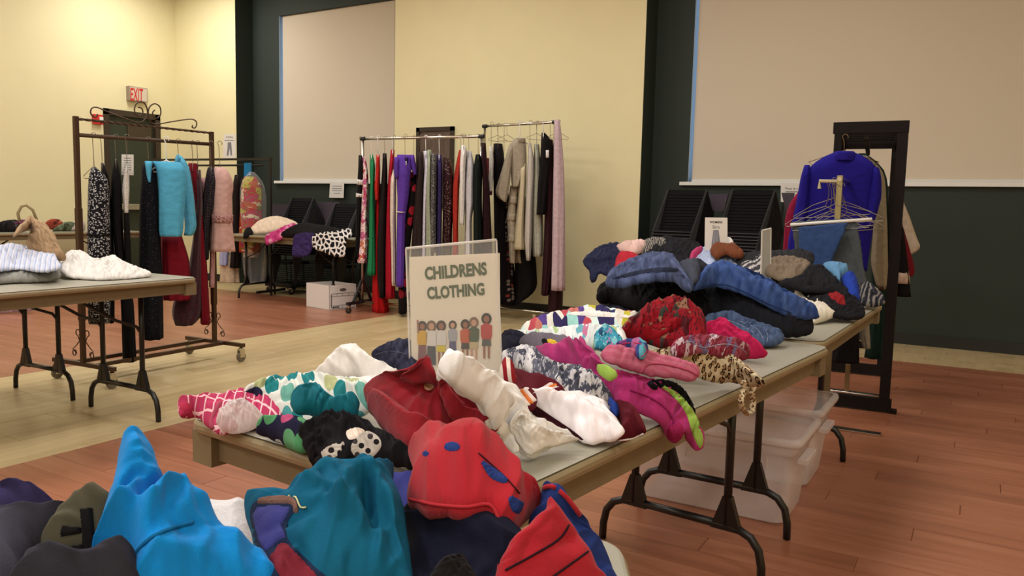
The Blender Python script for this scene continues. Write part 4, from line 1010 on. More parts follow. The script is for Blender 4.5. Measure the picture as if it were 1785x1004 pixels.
# ------------------------------------------------------------------ right chrome rack
def r2(label, cat, rows, mat, dh=.2, kids=(), wire=True, seed=0, hl=None, **k):
    cx = (rows[0][1]+rows[0][2])/2; P = barpt(R2A, R2B, cx, R2Z)
    hg = None if wire is None else (R2Z, m_whiteplast if wire == 'w' else m_wire, hlab(wire, hl, label, 'right chrome rack'))
    o = hang('hanging_'+cat.replace(' ', '_'), label, cat, rows, P[:2], mat, dh, group=GR2, seed=seed, hanger=hg, **k)
    for kn, kr, km, kdh, kk in kids: hang(kn, None, None, kr, P[:2], km, kdh, parent=o, seed=seed+3, **dict(K(off=k.get('off', 0)), **kk))
    return o
r2('white long-sleeved top with burgundy cuff at left of the tall rack', 'top', [(256, 853, 859), (280, 853, 861), (310, 851, 860), (334, 851, 858)], mwht, .12, seed=31, off=-.18, kids=[('cuff', [(333.5, 850, 858.5), (340, 850, 858)], C('burgundy', (104, 32, 58)), .13, K(rown=4))])
r2('black velvet blazer dress under several thin hangers', 'dress', [(251, 860, 876), (280, 859, 880), (350, 860, 884), (430, 862, 886), (500, 864, 886), (526, 866, 884)], C('black_velvet', (24, 18, 22)), .2, seed=32, rip=.14)
r2('black dress with small red and white flowers below the velvet', 'dress', [(300, 872, 884), (400, 868, 892), (480, 868, 898), (530, 870, 902)], cloth('ditsy', 'dots', [(24, 16, 18), (150, 60, 50), (120, 110, 100), (40, 20, 24), (24, 16, 18)], 26, thr=.4), .16, seed=33, off=.05)
r2('black flared skirt hanging low under the beige garments', 'skirt', [(380, 906, 922), (455, 896, 936), (500, 896, 938), (512, 898, 930), (528, 896, 904)], mblk, .2, seed=34, off=.14, wire=None)
r2('beige satin skirt below the cream brocade dress', 'skirt', [(330, 892, 912), (400, 886, 936), (440, 883, 934), (457, 888, 932)], C('beige_satin', (158, 142, 120), rough=.5), .17, seed=35, off=.07, wire=None)
r2('beige tiered ruffle skirt showing under the beige jacket', 'skirt', [(324, 889, 905), (353, 886, 900), (383, 883, 899), (420, 886, 900), (458, 888, 899)], C('beige_tier', (172, 160, 142)), .10, seed=36, off=-.12, wire=None,
   kids=[('ruffle', [(340, 888, 902), (355, 885, 903)], C('beige_tier', (0, 0, 0)), .12, K(rown=5, off=-.12)), ('ruffle', [(370, 884, 900), (384, 882, 901)], C('beige_tier', (0, 0, 0)), .12, K(rown=5, off=-.12)), ('ruffle', [(406, 885, 900), (421, 884, 901)], C('beige_tier', (0, 0, 0)), .12, K(rown=5, off=-.12))])
r2('beige wool jacket with one long sleeve spread to the left', 'jacket', [(241, 898, 914), (250, 890, 917), (265, 887, 918), (300, 890, 918), (326, 892, 906)], C('beige_jacket', (160, 150, 132)), .10, seed=37, off=-.16, wire='w', flat=True,
   kids=[('sleeve', [(250, 889, 897), (270, 882, 894), (300, 873, 891), (325, 865, 889), (338, 859, 886), (345, 866, 884), (352, 878, 883)], C('beige_jacket', (0, 0, 0)), .07, K(rown=16, off=-.19)), ('collar', [(241, 899, 916), (250, 899, 917)], C('beige_collar', (148, 136, 120)), .11, K(rown=5, off=-.16))])
r2('cream brocade dress with one shoulder strap', 'dress', [(283, 914, 918), (289, 905, 918), (317, 905, 917), (360, 902, 915), (400, 897, 914), (434, 894, 916)], cloth('brocade', 'swirl', [(196, 184, 154), (208, 198, 170), (186, 172, 140)], 18), .16, seed=38, off=-.08, wire=None)
r2('ivory lace gown with pink thread loops at the neck', 'dress', [(250, 921, 926), (275, 920, 931), (300, 918, 932), (350, 916, 929), (420, 913, 927), (453, 917, 925)], cloth('ivory_lace', 'edges', [(176, 168, 160), (206, 200, 192)], 60, thr=.5), .16, seed=39, off=-.1)
r2('pale grey green satin gown behind the ivory lace gown', 'dress', [(252, 931, 940), (280, 930, 942), (350, 927, 946), (420, 927, 947), (446, 928, 946)], C('pale_sage', (166, 166, 150), rough=.6), .18, seed=40)
r2('black sleeveless dress with white price tag at the tall rack', 'dress', [(232, 944, 950), (242, 943, 961), (280, 941, 962), (330, 937, 956), (374, 935, 951)], mblk, .14, seed=41, off=-.1, wire='w', kids=[('price_tag', [(262, 951.5, 957), (275, 951.5, 957)], mwht, .03, K(rown=4, off=-.25))])
r2('dark maroon long dress between black dress and lavender shawl', 'dress', [(244, 954, 964), (350, 950, 968), (450, 946, 968), (513, 943, 957)], C('dark_maroon', (52, 24, 30)), .18, seed=42, off=.06)
r2('dark chocolate gown reaching the floor beneath the lavender shawl', 'dress', [(250, 966, 975), (400, 962, 980), (505, 956, 982), (556, 953, 980)], C('chocolate', (48, 26, 28)), .16, seed=43, off=.10)
r2('sheer pale lavender shawl draped over the end of the rack bar', 'shawl', [(209, 966, 976), (240, 965, 980), (300, 964, 984), (365, 963, 985), (440, 962, 985), (506, 960, 985)], C('lavender', (190, 166, 172), sheen=.3), .07, seed=44, off=-.14, rip=.2, wire=None)
for k, (x, l) in enumerate([(868, 'first'), (884, 'second'), (936, 'third'), (988, 'rightmost')]):
    P = barpt(R2A, R2B, min(x, 975), R2Z); 
    ac = RT; T = P-U*.10; vd = nrm(np.array([ray(x, 300)[0], ray(x, 300)[1], 0]))
    h = empty('coat_hanger', P, 'bare %s of the thin wire hangers sticking out on the tall chrome rack' % l, 'hanger')
    mk('hook', MB().tube([P+ac*.014, P+ac*.012+U*.014, P+U*.022, P-ac*.012+U*.01, P-ac*.006-U*.015, T+U*.02, T], .002, 5), m_wire, h)
    mk('shoulders', MB().tube([T, T+ac*.10-U*.05+vd*.1, T+ac*.09-U*.065+vd*.1, T-ac*.09-U*.065-vd*.1, T-ac*.10-U*.05-vd*.1, T], .002, 5), m_wire, h)

# ------------------------------------------------------------------ bronze rack garments
def r3(label, cat, rows, mat, dh=.12, kids=(), wire=True, seed=0, hl=None, t=None, **k):
    cx = (rows[0][1]+rows[0][2])/2; P = barpt((-4.83, 2.86), (-4.89, 3.90), cx-2 if t is None else t, 1.56)
    hg = None if wire is None else (1.545+.025*(P[1]-2.86), m_whiteplast if wire == 'w' else m_wire, hlab(wire, hl, label, 'bronze rack'))
    o = hang('hanging_'+cat.replace(' ', '_'), label, cat, rows, P[:2], mat, dh, group='garments on the bronze rack', seed=seed, hanger=hg, **k)
    for kn, kr, km, kdh, kk in kids: hang(kn, None, None, kr, P[:2], km, kdh, parent=o, seed=seed+3, **dict(K(off=k.get('off', 0)), **kk))
    return o
r3('black dress speckled with tiny white leaves at left of the bronze rack', 'dress', [(292, 160, 168), (297, 155, 186), (310, 154, 190), (345, 153, 192), (400, 152, 193), (407, 153, 192), (412, 152, 193), (500, 152, 193), (562, 153, 193)], cloth('leafspeck', 'sparkle', [(24, 22, 28), (200, 198, 196), (24, 22, 28), (150, 150, 152)], 105, thr=.36), .10, seed=51, flat=True, rip=.06, kids=[('belt', [(406, 151, 194), (411, 151, 194)], mblk, .105, K(rown=4, flat=True, rip=.04))])
r3('black cardigan hanging just behind the speckled dress', 'cardigan', [(284, 176, 180), (300, 176, 190), (345, 176, 194), (375, 186, 196), (470, 190, 200), (560, 188, 200)], mblk, .12, seed=52, off=.12)
r3('long black trousers reaching nearly to the rack base', 'trousers', [(280, 199, 205), (300, 194, 211), (380, 193, 214), (450, 202, 217), (520, 210, 234), (628, 213, 239)], C('soft_black', (16, 15, 18)), .10, seed=53)
r3('white lace vest with scalloped edge on the bronze rack', 'vest', [(288, 220, 223), (300, 216, 225), (330, 212, 226), (350, 214, 225), (371, 216, 224)], cloth('white_lace', 'edges', [(188, 182, 176), (220, 216, 210)], 70, thr=.6), .06, seed=54, off=-.08, kids=[('hem_skirt', [(371, 216, 225), (420, 216, 228), (470, 217, 230)], mblk, .08, K(off=-.08))])
r3('black sleeveless beaded dress left of the turquoise blouse', 'dress', [(288, 246, 272), (305, 247, 274), (340, 243, 277), (400, 242, 279), (480, 241, 284), (590, 244, 286)], cloth('beaded', 'sparkle', [(18, 18, 24), (70, 70, 80), (18, 18, 24), (18, 18, 24)], 60, thr=.15), .10, seed=55, rip=.14)
r3('turquoise sleeveless linen blouse facing the camera', 'blouse', [(282, 266, 314), (290, 271, 324), (310, 274, 326), (340, 276, 324), (380, 276, 321), (405, 276, 320), (412, 278, 318)], C('turquoise', (96, 192, 234)), .07, seed=56, wire='w', flat=True, rip=.05, off=-.15, kids=[('shoulder', [(281, 252, 266), (300, 254, 264), (318, 258, 263)], C('turquoise', (0, 0, 0)), .05, K(rown=8, off=-.18))])
r3('light blue long-sleeved jacket behind the turquoise blouse', 'jacket', [(270, 307, 314), (280, 304, 324), (295, 302, 331), (340, 318, 338), (380, 321, 342), (400, 322, 344), (410, 320, 336)], C('light_blue', (106, 200, 240)), .09, seed=57, off=-.03, rip=.05, kids=[('lapel', [(275, 309, 316), (285, 306, 313), (296, 304, 308)], C('blue_lapel', (70, 140, 180)), .10, K(rown=6, off=-.05))])
r3('dark red pleated skirt below the turquoise blouse', 'skirt', [(412, 281, 318), (450, 280, 330), (490, 281, 333), (522, 283, 333)], C('dark_red', (132, 20, 38)), .10, seed=58, rip=.16, kf=9, wire=None, off=.0)
r3('long red gown with velvet sheen behind the red skirt', 'gown', [(285, 328, 344), (330, 336, 351), (400, 342, 357), (470, 346, 362), (563, 349, 367)], C('deep_red', (124, 16, 32)), .12, seed=59, off=.06)
r3('burgundy velvet dress with rounded hem', 'dress', [(296, 340, 350), (350, 342, 354), (420, 336, 352), (480, 326, 355), (520, 302, 356), (555, 297, 356), (565, 304, 340)], cloth('burg_velvet', 'denim', [(40, 16, 24), (66, 22, 34)], 60, sheen=.6), .11, seed=60, off=.0)
r3('sheer black lace top with ruffled shoulder', 'top', [(292, 362, 374), (305, 358, 382), (322, 356, 389), (340, 353, 382), (380, 350, 368), (452, 353, 364)], cloth('black_lace_top', 'edges', [(30, 26, 30), (70, 62, 66)], 55, thr=.25), .10, seed=61, off=-.05, rip=.2)
r3('pale pink short-sleeved dress with lace waist at right end of the bronze rack', 'dress', [(292, 374, 392), (302, 370, 401), (325, 370, 409), (336, 370, 405), (370, 369, 405), (400, 369, 407), (438, 366, 412)], C('pale_pink', (200, 160, 152)), .09, seed=62, off=-.12, flat=True, rip=.06, kids=[('lace_waist', [(374, 368, 406.5), (388, 368, 407)], cloth('pink_lace', 'edges', [(160, 110, 106), (190, 146, 140)], 60, thr=.5), .10, K(rown=6, off=-.12, flat=True, rip=.05))], hl='pale pink dress')
r3('pink chiffon underlayer hanging behind the pink dress', 'dress', [(310, 349, 366), (360, 352, 368), (440, 366, 376), (500, 364, 376)], C('chiffon', (196, 150, 150)), .08, seed=63, off=.08, wire=None)
Pn = barpt((-4.83, 2.86), (-4.89, 3.90), 222, 1.56); nn = nrm(np.array([ray(222, 290)[0], ray(222, 290)[1], 0]))*-1
s = wallsign('hanging_notice', 'small white notice with a printed border hanging from the bronze rack bar', [(211.5, 305), (233, 305.5), (233, 269.5), (212, 269)], Pn+nn*-.02, nn)
for k in range(6): poly('text_line', [(216, 275+k*4), (229, 275.3+k*4), (229, 276.5+k*4), (216, 276.2+k*4)], Pn+nn*-.02, nn, m_inkgrey, s, .0045)
mk('string', MB().tube([Pn-U*.005, (qpx([(222, 270)], Pn+nn*-.02, nn)[0])], .0015, 4), m_wire, s)

# ------------------------------------------------------------------ black rack garments (behind)
def r4(label, cat, rows, mat, dh=.14, kids=(), wire=True, seed=0, hl=None, **k):
    cx = (rows[0][1]+rows[0][2])/2; P = barpt(KA, KB, cx, KZ-.075)
    hg = None if wire is None else (KZ-.075, m_wire, hlab(True, hl, label, 'black rack'))
    o = hang('hanging_'+cat.replace(' ', '_'), label, cat, rows, P[:2], mat, dh, group='garments on the black rack', seed=seed, hanger=hg, **k)
    for kn, kr, km, kdh, kk in kids: hang(kn, None, None, kr, P[:2], km, kdh, parent=o, seed=seed+3, **dict(K(off=k.get('off', 0)), **kk))
    return o
r4('black sleeveless dress left of the plastic-covered floral dress', 'dress', [(305, 409, 418), (330, 404, 420), (400, 405, 420), (466, 400, 420)], mblk2, .16, seed=71)
r4('cream lace skirt with fringed hem low behind the bronze rack', 'skirt', [(440, 384, 412), (460, 383, 418), (492, 382, 420)], C('cream_lace', (206, 184, 156)), .1, seed=72, wire=None, rip=.16)
r4('pale blue garment showing under the pink dress', 'shirt', [(420, 383, 400), (462, 382, 398)], C('pale_blue', (168, 172, 208)), .08, seed=73, wire=None, off=-.12)
r4('red orange and yellow floral dress on the black rack', 'dress', [(308, 426, 446), (320, 420, 456), (350, 419, 457), (400, 417, 457), (440, 417, 456)], cloth('bold_floral', 'floral', [(214, 196, 170), (196, 40, 40), (200, 84, 44), (202, 186, 50), (196, 44, 90), (120, 130, 40)], 13, thr=.25), .12, seed=74, flat=True, off=-.05)
r4('pale satin skirt inside clear film below the floral dress', 'skirt', [(405, 423, 452), (448, 424, 450)], C('pale_satin', (214, 204, 190)), .1, seed=75, wire=None)
r4('clear plastic garment cover over the floral dress', 'garment cover', [(300, 434, 444), (315, 420, 460), (340, 417, 466), (380, 418, 466), (430, 420, 466), (470, 423, 464), (494, 428, 462)], m_bag, .19, seed=76, wire=None, off=-.06, rip=.14)
P = barpt(KA, KB, 431, KZ-.075)
bt = empty('blue_cloth_strip', P, 'bright blue cloth loop folded over the end of the black rack bar', 'cloth')
mk('loop', MB().slab(qpx([(425, 311), (438, 303), (438, 284), (425.5, 284)], P+U*0-kq*.03, kq), kq, .004), C('bright_blue', (40, 140, 200)), bt)
mk('loop_back', MB().slab(qpx([(427, 300), (438, 300), (438, 284), (427, 284)], P+kq*.03, kq), kq, .004), C('bright_blue', (0, 0, 0)), bt)

# ------------------------------------------------------------------ coat rack garments (right)
def r5(label, cat, rows, mat, Y, dh=.08, kids=(), wire=None, seed=0, flat=True, **k):
    P = np.array([-.68, Y, 0]); o = hang('hanging_'+cat, label, cat, rows, P, mat, dh, group='coats on the wooden rack', seed=seed, flat=flat, hanger=wire, **k)
    for kn, kr, km, kdh, kk in kids: hang(kn, None, None, kr, P, km, kdh, parent=o, seed=seed+3, **kk)
mroy = C('royal', (34, 26, 142))
r5('royal blue blazer with padded shoulders facing away at the wooden rack', 'blazer', [(266, 1452, 1490), (272, 1438, 1506), (281, 1420, 1520), (290, 1408, 1530), (305, 1402, 1533), (330, 1400, 1530), (400, 1396, 1522), (447, 1390, 1515), (470, 1390, 1512)], mroy, 5.02, .08, seed=81, rip=.03,
   kids=[('sleeve', [(288, 1402, 1412), (305, 1396, 1413), (340, 1390, 1411), (380, 1382, 1408), (420, 1373, 1402), (450, 1371, 1396)], mroy, .07, K(rip=.05)),
         ('sleeve', [(292, 1520, 1532), (310, 1519, 1537), (345, 1512, 1537), (370, 1510, 1530), (395, 1508, 1522)], mroy, .07, K(rip=.05)),
         ('collar', [(264, 1456, 1489), (272, 1450, 1494), (281, 1452, 1492)], C('royal_dark', (40, 30, 150)), .095, K(rip=.02, rown=8))], wire=(HZ-.10, plain('wood_hanger', (120, 92, 60), .5), 'curved metal hook hanger holding the royal blue blazer'))
r5('beige zipped jacket whose long sleeve hangs right of the blazer', 'jacket', [(272, 1495, 1512), (290, 1508, 1536), (310, 1518, 1543), (350, 1522, 1545), (400, 1522, 1547), (460, 1517, 1548), (490, 1524, 1549), (503, 1530, 1544)], C('beige_coat', (150, 140, 118)), 5.45, .09, seed=82, rip=.06, kids=[('cuff', [(494, 1527, 1545), (505, 1530, 1543)], C('brown_cuff', (70, 56, 44)), .095, K(rown=4))])
r5('dark green coat shoulder behind the beige jacket', 'coat', [(268, 1496, 1510), (284, 1510, 1540), (310, 1520, 1548), (400, 1520, 1550), (560, 1516, 1546), (622, 1505, 1542)], C('bottle_green', (22, 44, 38)), 5.75, .12, seed=83, flat=False)
r5('magenta garment just left of the royal blue blazer', 'top', [(275, 1446, 1452), (300, 1420, 1436), (352, 1377, 1392), (380, 1368, 1388), (440, 1364, 1384)], C('magenta_dark', (150, 28, 66)), 5.6, .07, seed=84)
r5('off-white coat sleeve sticking out right of the rack post', 'coat', [(334, 1562, 1567), (370, 1563, 1583), (410, 1565, 1597), (428, 1575, 1606), (436, 1578, 1604), (442, 1581, 1592)], C('offwhite', (196, 182, 162)), 6.15, .07, seed=85)
r5('deep red jacket sleeve right of the rack post', 'jacket', [(380, 1560, 1570), (420, 1562, 1582), (460, 1566, 1594), (474, 1574, 1596), (481, 1578, 1592)], C('deep_red2', (128, 26, 40)), 5.95, .07, seed=86)
r5('black coat with white cuff band right of the rack post', 'coat', [(350, 1556, 1562), (400, 1557, 1576), (460, 1556, 1584), (500, 1556, 1588), (516, 1556, 1590)], mblk, 5.75, .08, seed=87, kids=[('cuff_band', [(471, 1556, 1584), (493, 1555.5, 1587.5)], C('cuff_white', (190, 166, 150)), .095, K(rown=5))])
r5('pale trousers hanging low inside the wooden rack', 'trousers', [(540, 1496, 1514), (580, 1498, 1517), (606, 1504, 1518)], C('pale_trouser', (150, 142, 126)), 5.5, .06, seed=88)
r5('black garment hanging low inside the wooden rack', 'coat', [(520, 1462, 1500), (570, 1464, 1498), (630, 1440, 1500)], mblk, 5.4, .08, seed=89, wire=None)

# trousers over a white hanger + bare wire hangers on the chrome stand
YT = 4.50; nY = (0, -1, 0); PY = (0, YT, 0)
q0 = qpx([(1378, 392), (1520, 382)], PY, nY)
wh = empty('trouser_hanger', (q0[0]+q0[1])/2, 'white tube trouser hanger carrying grey and blue trousers', 'hanger')
mk('tube', MB().tube(q0, .009, 10), m_whiteplast, wh, smooth=True)
mk('wire_frame', MB().tube(qpx([(1379, 392), (1381, 402), (1440, 402), (1515, 396), (1519, 383)], PY, nY), .002, 5), m_wire, wh)
mk('shoulders', MB().tube(qpx([(1380, 390), (1455, 356), (1519, 381)], PY, nY), .002, 5).tube(qpx([(1455, 356), (1453, 330), (1458, 320), (1466, 326)], PY, nY), .002, 5), m_wire, wh)
def sheetg(name, label, pts, Y, mat, cat='trousers', seed=0, t=.012, **k):
    return pile(name, label, cat, [(x, y, ('y', Y-(.02 if y > 400 else 0))) for x, y in pts], mat, thick=t, dome=0, R=.02, fold=(88, .10, .0025), seed=seed, sharp=True, **k)
sheetg('trousers', 'grey trousers folded over the white hanger on the chrome stand', [(1380, 386), (1440, 383), (1492, 381), (1500, 420), (1506, 470), (1524, 530), (1500, 560), (1440, 500), (1395, 470), (1386, 440)], YT+.02, C('slate_grey', (74, 80, 84)), seed=91)
sheetg('trousers', 'medium blue trousers folded over the white hanger before the grey pair', [(1392, 396), (1440, 391), (1478, 388), (1470, 410), (1452, 450), (1440, 500), (1400, 480), (1393, 440)], YT-.04, C('trouser_blue', (56, 82, 134)), seed=92)
for k, (dx, dy, sc_) in enumerate([(-18, 4, 1), (-10, 10, .9), (6, 8, .95), (14, 2, 1.05), (-4, -6, 1.1), (20, 12, .9), (0, 14, .85)]):
    Yk = YT+.06+.035*k; P_ = (0, Yk, 0); cx, cy = 1457+dx*.5, 322+dy*.4
    h = empty('coat_hanger', onp(cx, cy, P_, nY), '%s of the bare wire hangers bunched on the chrome stand before the blazer' % ['nearest', 'second', 'third', 'fourth', 'fifth', 'sixth', 'farthest'][k], 'hanger', 'bare hangers on the chrome stand')
    L_ = 62*sc_
    mk('hook', MB().tube(qpx([(cx+6, cy-2), (cx+4, cy-9), (cx-2, cy-10), (cx-6, cy-4), (cx-3, cy+4), (cx+dx*.2, cy+20), (cx+dx*.5, cy+32+dy)], P_, nY), .0022, 5), m_wire, h)
    mk('shoulders', MB().tube(qpx([(cx+dx*.5, cy+32+dy), (cx+dx-L_*.5, cy+44+dy), (cx+dx-L_, cy+64+dy), (cx+dx-L_+4, cy+67+dy), (cx+dx+L_-4, cy+60+dy), (cx+dx+L_, cy+56+dy), (cx+dx+L_*.5, cy+42+dy), (cx+dx*.5, cy+32+dy)], P_, nY), .0022, 5), m_wire, h)

# ------------------------------------------------------------------ children's clothing on the middle table
TZ = .737
def heap(name, label, cat, loop, mat, **k):
    k.setdefault('zmin', TZ+.001); return pile(name, label, cat, loop, mat, **k)
GC = 'childrens clothes on the middle table'
aqua_dots = cloth('aqua_dots', 'dots', [(208, 212, 206), (40, 140, 146), (120, 186, 172), (46, 50, 84), (196, 202, 150), (90, 176, 180)], 30, thr=.40)
# back row first
navyp = heap('navy_trousers', 'dark blue denim trousers bunched behind the sign between white towel and stand', 'trousers', [(648, 618, .80), (668, 603, .82), (695, 597, .82), (722, 600, .82), (735, 625, .79), (730, 655, .76), (700, 660, .75), (672, 648, .76)], cloth('navy_denim', 'denim', [(38, 38, 54), (58, 60, 82)], 120), dome=.02, fold=(20, .05, .008), seed=101)
seam(navyp, [(655, 618), (680, 612), (712, 618)], plain('thread_grey', (96, 96, 120), .8), .0012)
heap('white_top', 'thin white cloth layer under the white fleece top', 'top', [(586, 672, .76), (640, 660, .77), (695, 652, .77), (680, 690, .755), (640, 705, .75), (600, 695, .75)], mwht, dome=.015, fold=(-10, .05, .006), seed=102)
wf = heap('white_fleece', 'white fluffy fleece top heaped at far left of the sign', 'top', [(528, 668, .755), (552, 648, .79), (576, 624, .84), (603, 607, .865), (628, 610, .86), (655, 628, .83), (682, 642, .81), (693, 656, .79), (680, 670, .775), (640, 664, .765), (600, 664, .76), (560, 668, .752)], C('fleece_white', (232, 228, 224), bump=.5, bsc=350, sheen=.4), dome=.03, fold=(30, .07, .008), seed=103)
pd = heap('pink_dress', 'pink dress with white scallop print spilling off the far left corner', 'dress', [(311, 706, .775), (322, 698, .785), (360, 694, .785), (420, 688, .775), (452, 686, .77), (520, 690, .765), (500, 725, .755), (465, 740, .748), (430, 748, .745), (380, 755, .743), (362, 742, .75), (340, 728, .755), (314, 724, .765)], cloth('pink_scale', 'scales', [(206, 66, 110), (232, 190, 196)], 57), dome=.02, fold=(15, .05, .007), seed=104, zmin=None)
patch(pd, 'lining', [(311, 707), (322, 699), (336, 712), (330, 724), (315, 723)], C('pink_plain', (208, 60, 96)), .003)
seam(pd, [(383, 702), (375, 718), (368, 735), (372, 748)], C('pink_trim', (190, 84, 110)), .009, 'piping')
bagc = heap('plastic_bag', 'crumpled clear plastic bag lying on the pink scallop dress', 'bag', [(376, 732, .765), (392, 712, .79), (415, 706, .795), (440, 712, .79), (462, 728, .775), (450, 744, .755), (415, 754, .745), (388, 750, .748)], clear('bag_film', (236, 230, 230), .55, .12), dome=.025, fold=(60, .025, .008), seed=105)
dress = heap('dotted_dress', 'white dress with aqua and navy polka dots in the far left heap', 'dress', [(422, 686, .79), (440, 672, .80), (470, 664, .80), (520, 660, .80), (575, 664, .805), (630, 672, .81), (652, 684, .81), (648, 712, .79), (610, 734, .765), (570, 738, .755), (535, 740, .75), (500, 730, .755), (466, 716, .76), (440, 700, .77)], aqua_dots, dome=.025, fold=(25, .06, .010), seed=106)
patch(dress, 'navy_panel', [(424, 688), (445, 674), (458, 684), (448, 700)], mnavy, .003)
teal = heap('teal_leggings', 'shiny teal leggings knotted on top of the dotted dress', 'leggings', [(508, 700, .82), (520, 684, .835), (545, 678, .84), (562, 688, .84), (590, 702, .83), (618, 694, .83), (626, 706, .82), (620, 728, .80), (590, 734, .79), (560, 728, .79), (530, 722, .80), (512, 714, .81)], C('teal_shiny', (30, 130, 150), rough=.5, bump=.1), dome=.02, fold=(20, .045, .010), seed=107, thick=.018)
polk = heap('dotted_leggings', 'navy leggings with green and pink dots rolled on the table edge', 'leggings', [(448, 752, .755), (452, 738, .775), (475, 732, .78), (520, 734, .78), (548, 748, .775), (550, 778, .75), (520, 785, .745), (490, 772, .745), (462, 764, .745)], cloth('navy_dots', 'dots', [(34, 34, 60), (96, 176, 120), (200, 84, 130), (110, 180, 130), (190, 214, 224)], 40, thr=.42), dome=.015, fold=(10, .06, .005), seed=108, thick=.02)
lace = heap('black_lace_dress', 'black lace dress drooping over the left end of the table', 'dress', [(524, 740, .79), (560, 728, .80), (605, 728, .80), (640, 738, .80), (668, 752, .80), (700, 772, .80), (722, 795, .79), (712, 815, .775), (670, 812, .765), (625, 806, .765), (585, 812, .765), (570, 845, .70), (552, 858, .67), (545, 835, .70), (540, 805, .74), (526, 775, .76)], C('lace_black', (16, 14, 18)), dome=.02, fold=(35, .04, .012), seed=109, zmin=None, jitter=.006)
wl_ = cloth('lace_print', 'dots', [(176, 168, 158), (24, 20, 24), (24, 20, 24), (60, 54, 56)], 60, thr=.28)
patch(lace, 'dotted_mesh', [(618, 766), (640, 752), (660, 762), (664, 780), (645, 800), (625, 800), (612, 785)], wl_, .003); patch(lace, 'dotted_mesh', [(560, 790), (578, 776), (600, 772), (592, 790), (572, 806)], wl_, .003)
patch(lace, 'cream_lining', [(604, 752), (622, 746), (636, 752), (622, 764), (608, 766)], mcream, .003)
# red coat and white shirt
mredf = C('red_fleece', (158, 26, 40), bump=.4, bsc=500, sheen=.35)
coatb = heap('red_coat', 'dark red fleece coat with wooden buttons lying before the sign', 'coat', [(636, 690, .81), (648, 672, .85), (675, 658, .875), (700, 650, .885), (722, 640, .895), (745, 628, .90), (756, 642, .895), (764, 668, .885), (790, 676, .87), (815, 692, .855), (840, 712, .835), (858, 735, .81), (870, 756, .785), (860, 776, .762), (830, 784, .752), (790, 782, .755), (765, 795, .757), (742, 800, .757), (716, 803, .755), (698, 785, .76), (680, 758, .77), (655, 722, .785)], mredf, dome=.04, fold=(55, .10, .008), seed=110, dens=2.2, thick=.02, rid=[([(700, 672), (712, 700), (728, 728), (752, 748)], -.016, .014), ([(756, 650), (768, 690), (796, 725), (850, 742)], -.018, .012), ([(664, 668), (700, 664), (740, 664)], .010, .02), ([(800, 755), (840, 762)], -.02, .02)])
slv = heap('sleeve', None, None, [(640, 700), (655, 684), (682, 694), (704, 716), (730, 736), (766, 756), (776, 772), (752, 786), (735, 799), (716, 803), (696, 786), (672, 756), (650, 726)], mredf, parent=coatb['o'], on=coatb, lift=.016, dome=.02, fold=(50, .12, .004), seed=111, thick=.022, rid=[([(656, 700), (700, 742), (748, 776)], .012, .014), ([(690, 735), (705, 730), (712, 750)], -.008, .008), ([(716, 760), (722, 745), (735, 745)], -.008, .007)])
lap = heap('lapel', None, None, [(765, 668), (776, 662), (792, 692), (818, 716), (850, 724), (868, 746), (850, 756), (818, 746), (786, 726), (770, 700)], mredf, parent=coatb['o'], on=coatb, lift=.022, dome=.012, fold=(45, .06, .005), seed=112, thick=.012)
col = heap('collar', None, None, [(698, 655), (722, 640), (746, 627), (757, 645), (764, 672), (742, 668), (716, 668)], mredf, parent=coatb['o'], on=coatb, lift=.012, dome=.012, fold=(0, .08, .004), seed=109, thick=.010)
seam(coatb, [(752, 640), (764, 680), (784, 716), (812, 738), (850, 748)], C('red_edge', (178, 48, 58)), .004, 'edge_piping', .006)
for (x, y) in ((748, 676), (700, 727)): button(coatb, x, y, plain('wood_button', (168, 120, 84), .5), .0085)
shirt = heap('white_shirt', 'white long-sleeved shirt lying beside the red coat with ruffled cuff', 'shirt', [(762, 652, .905), (768, 632, .92), (780, 622, .925), (800, 628, .92), (830, 645, .905), (862, 664, .89), (884, 678, .875), (905, 690, .865), (920, 712, .845), (932, 735, .815), (960, 748, .79), (1008, 762, .765), (1000, 772, .752), (962, 780, .748), (930, 797, .745), (905, 790, .75), (893, 768, .765), (878, 758, .78), (856, 747, .80), (846, 722, .83), (824, 700, .855), (795, 678, .885), (778, 664, .90)], C('shirt_white', (244, 242, 242)), dome=.03, fold=(48, .08, .005), seed=113, dens=2.2, thick=.014)
sl2 = heap('sleeve', None, None, [(766, 650), (780, 630), (806, 636), (840, 656), (866, 672), (880, 690), (896, 702), (885, 716), (874, 742), (862, 748), (850, 728), (842, 708), (815, 690), (786, 668)], C('shirt_white', (0, 0, 0)), parent=shirt['o'], on=shirt, lift=.014, dome=.022, fold=(45, .05, .006), seed=114, thick=.014, rid=[([(790, 642), (830, 668), (862, 700), (868, 738)], .008, .010)])
cf = heap('ruffled_cuff', None, None, [(888, 742), (905, 712), (925, 722), (940, 745), (975, 752), (1006, 764), (980, 776), (950, 782), (925, 794), (908, 780), (894, 762)], C('cuff_white2', (232, 228, 222)), parent=shirt['o'], on=shirt, lift=.008, dome=.012, fold=(60, .025, .008), seed=115, thick=.006, rid=[([(905, 730), (915, 755), (928, 785)], .01, .007), ([(930, 735), (938, 760), (960, 775)], .01, .006)])
fl2 = heap('front_panel', None, None, [(846, 735), (866, 728), (884, 742), (900, 770), (906, 790), (884, 785), (874, 764), (858, 750)], C('cuff_white2', (0, 0, 0)), parent=shirt['o'], on=shirt, lift=.01, dome=.01, fold=(60, .04, .004), seed=116, thick=.006)
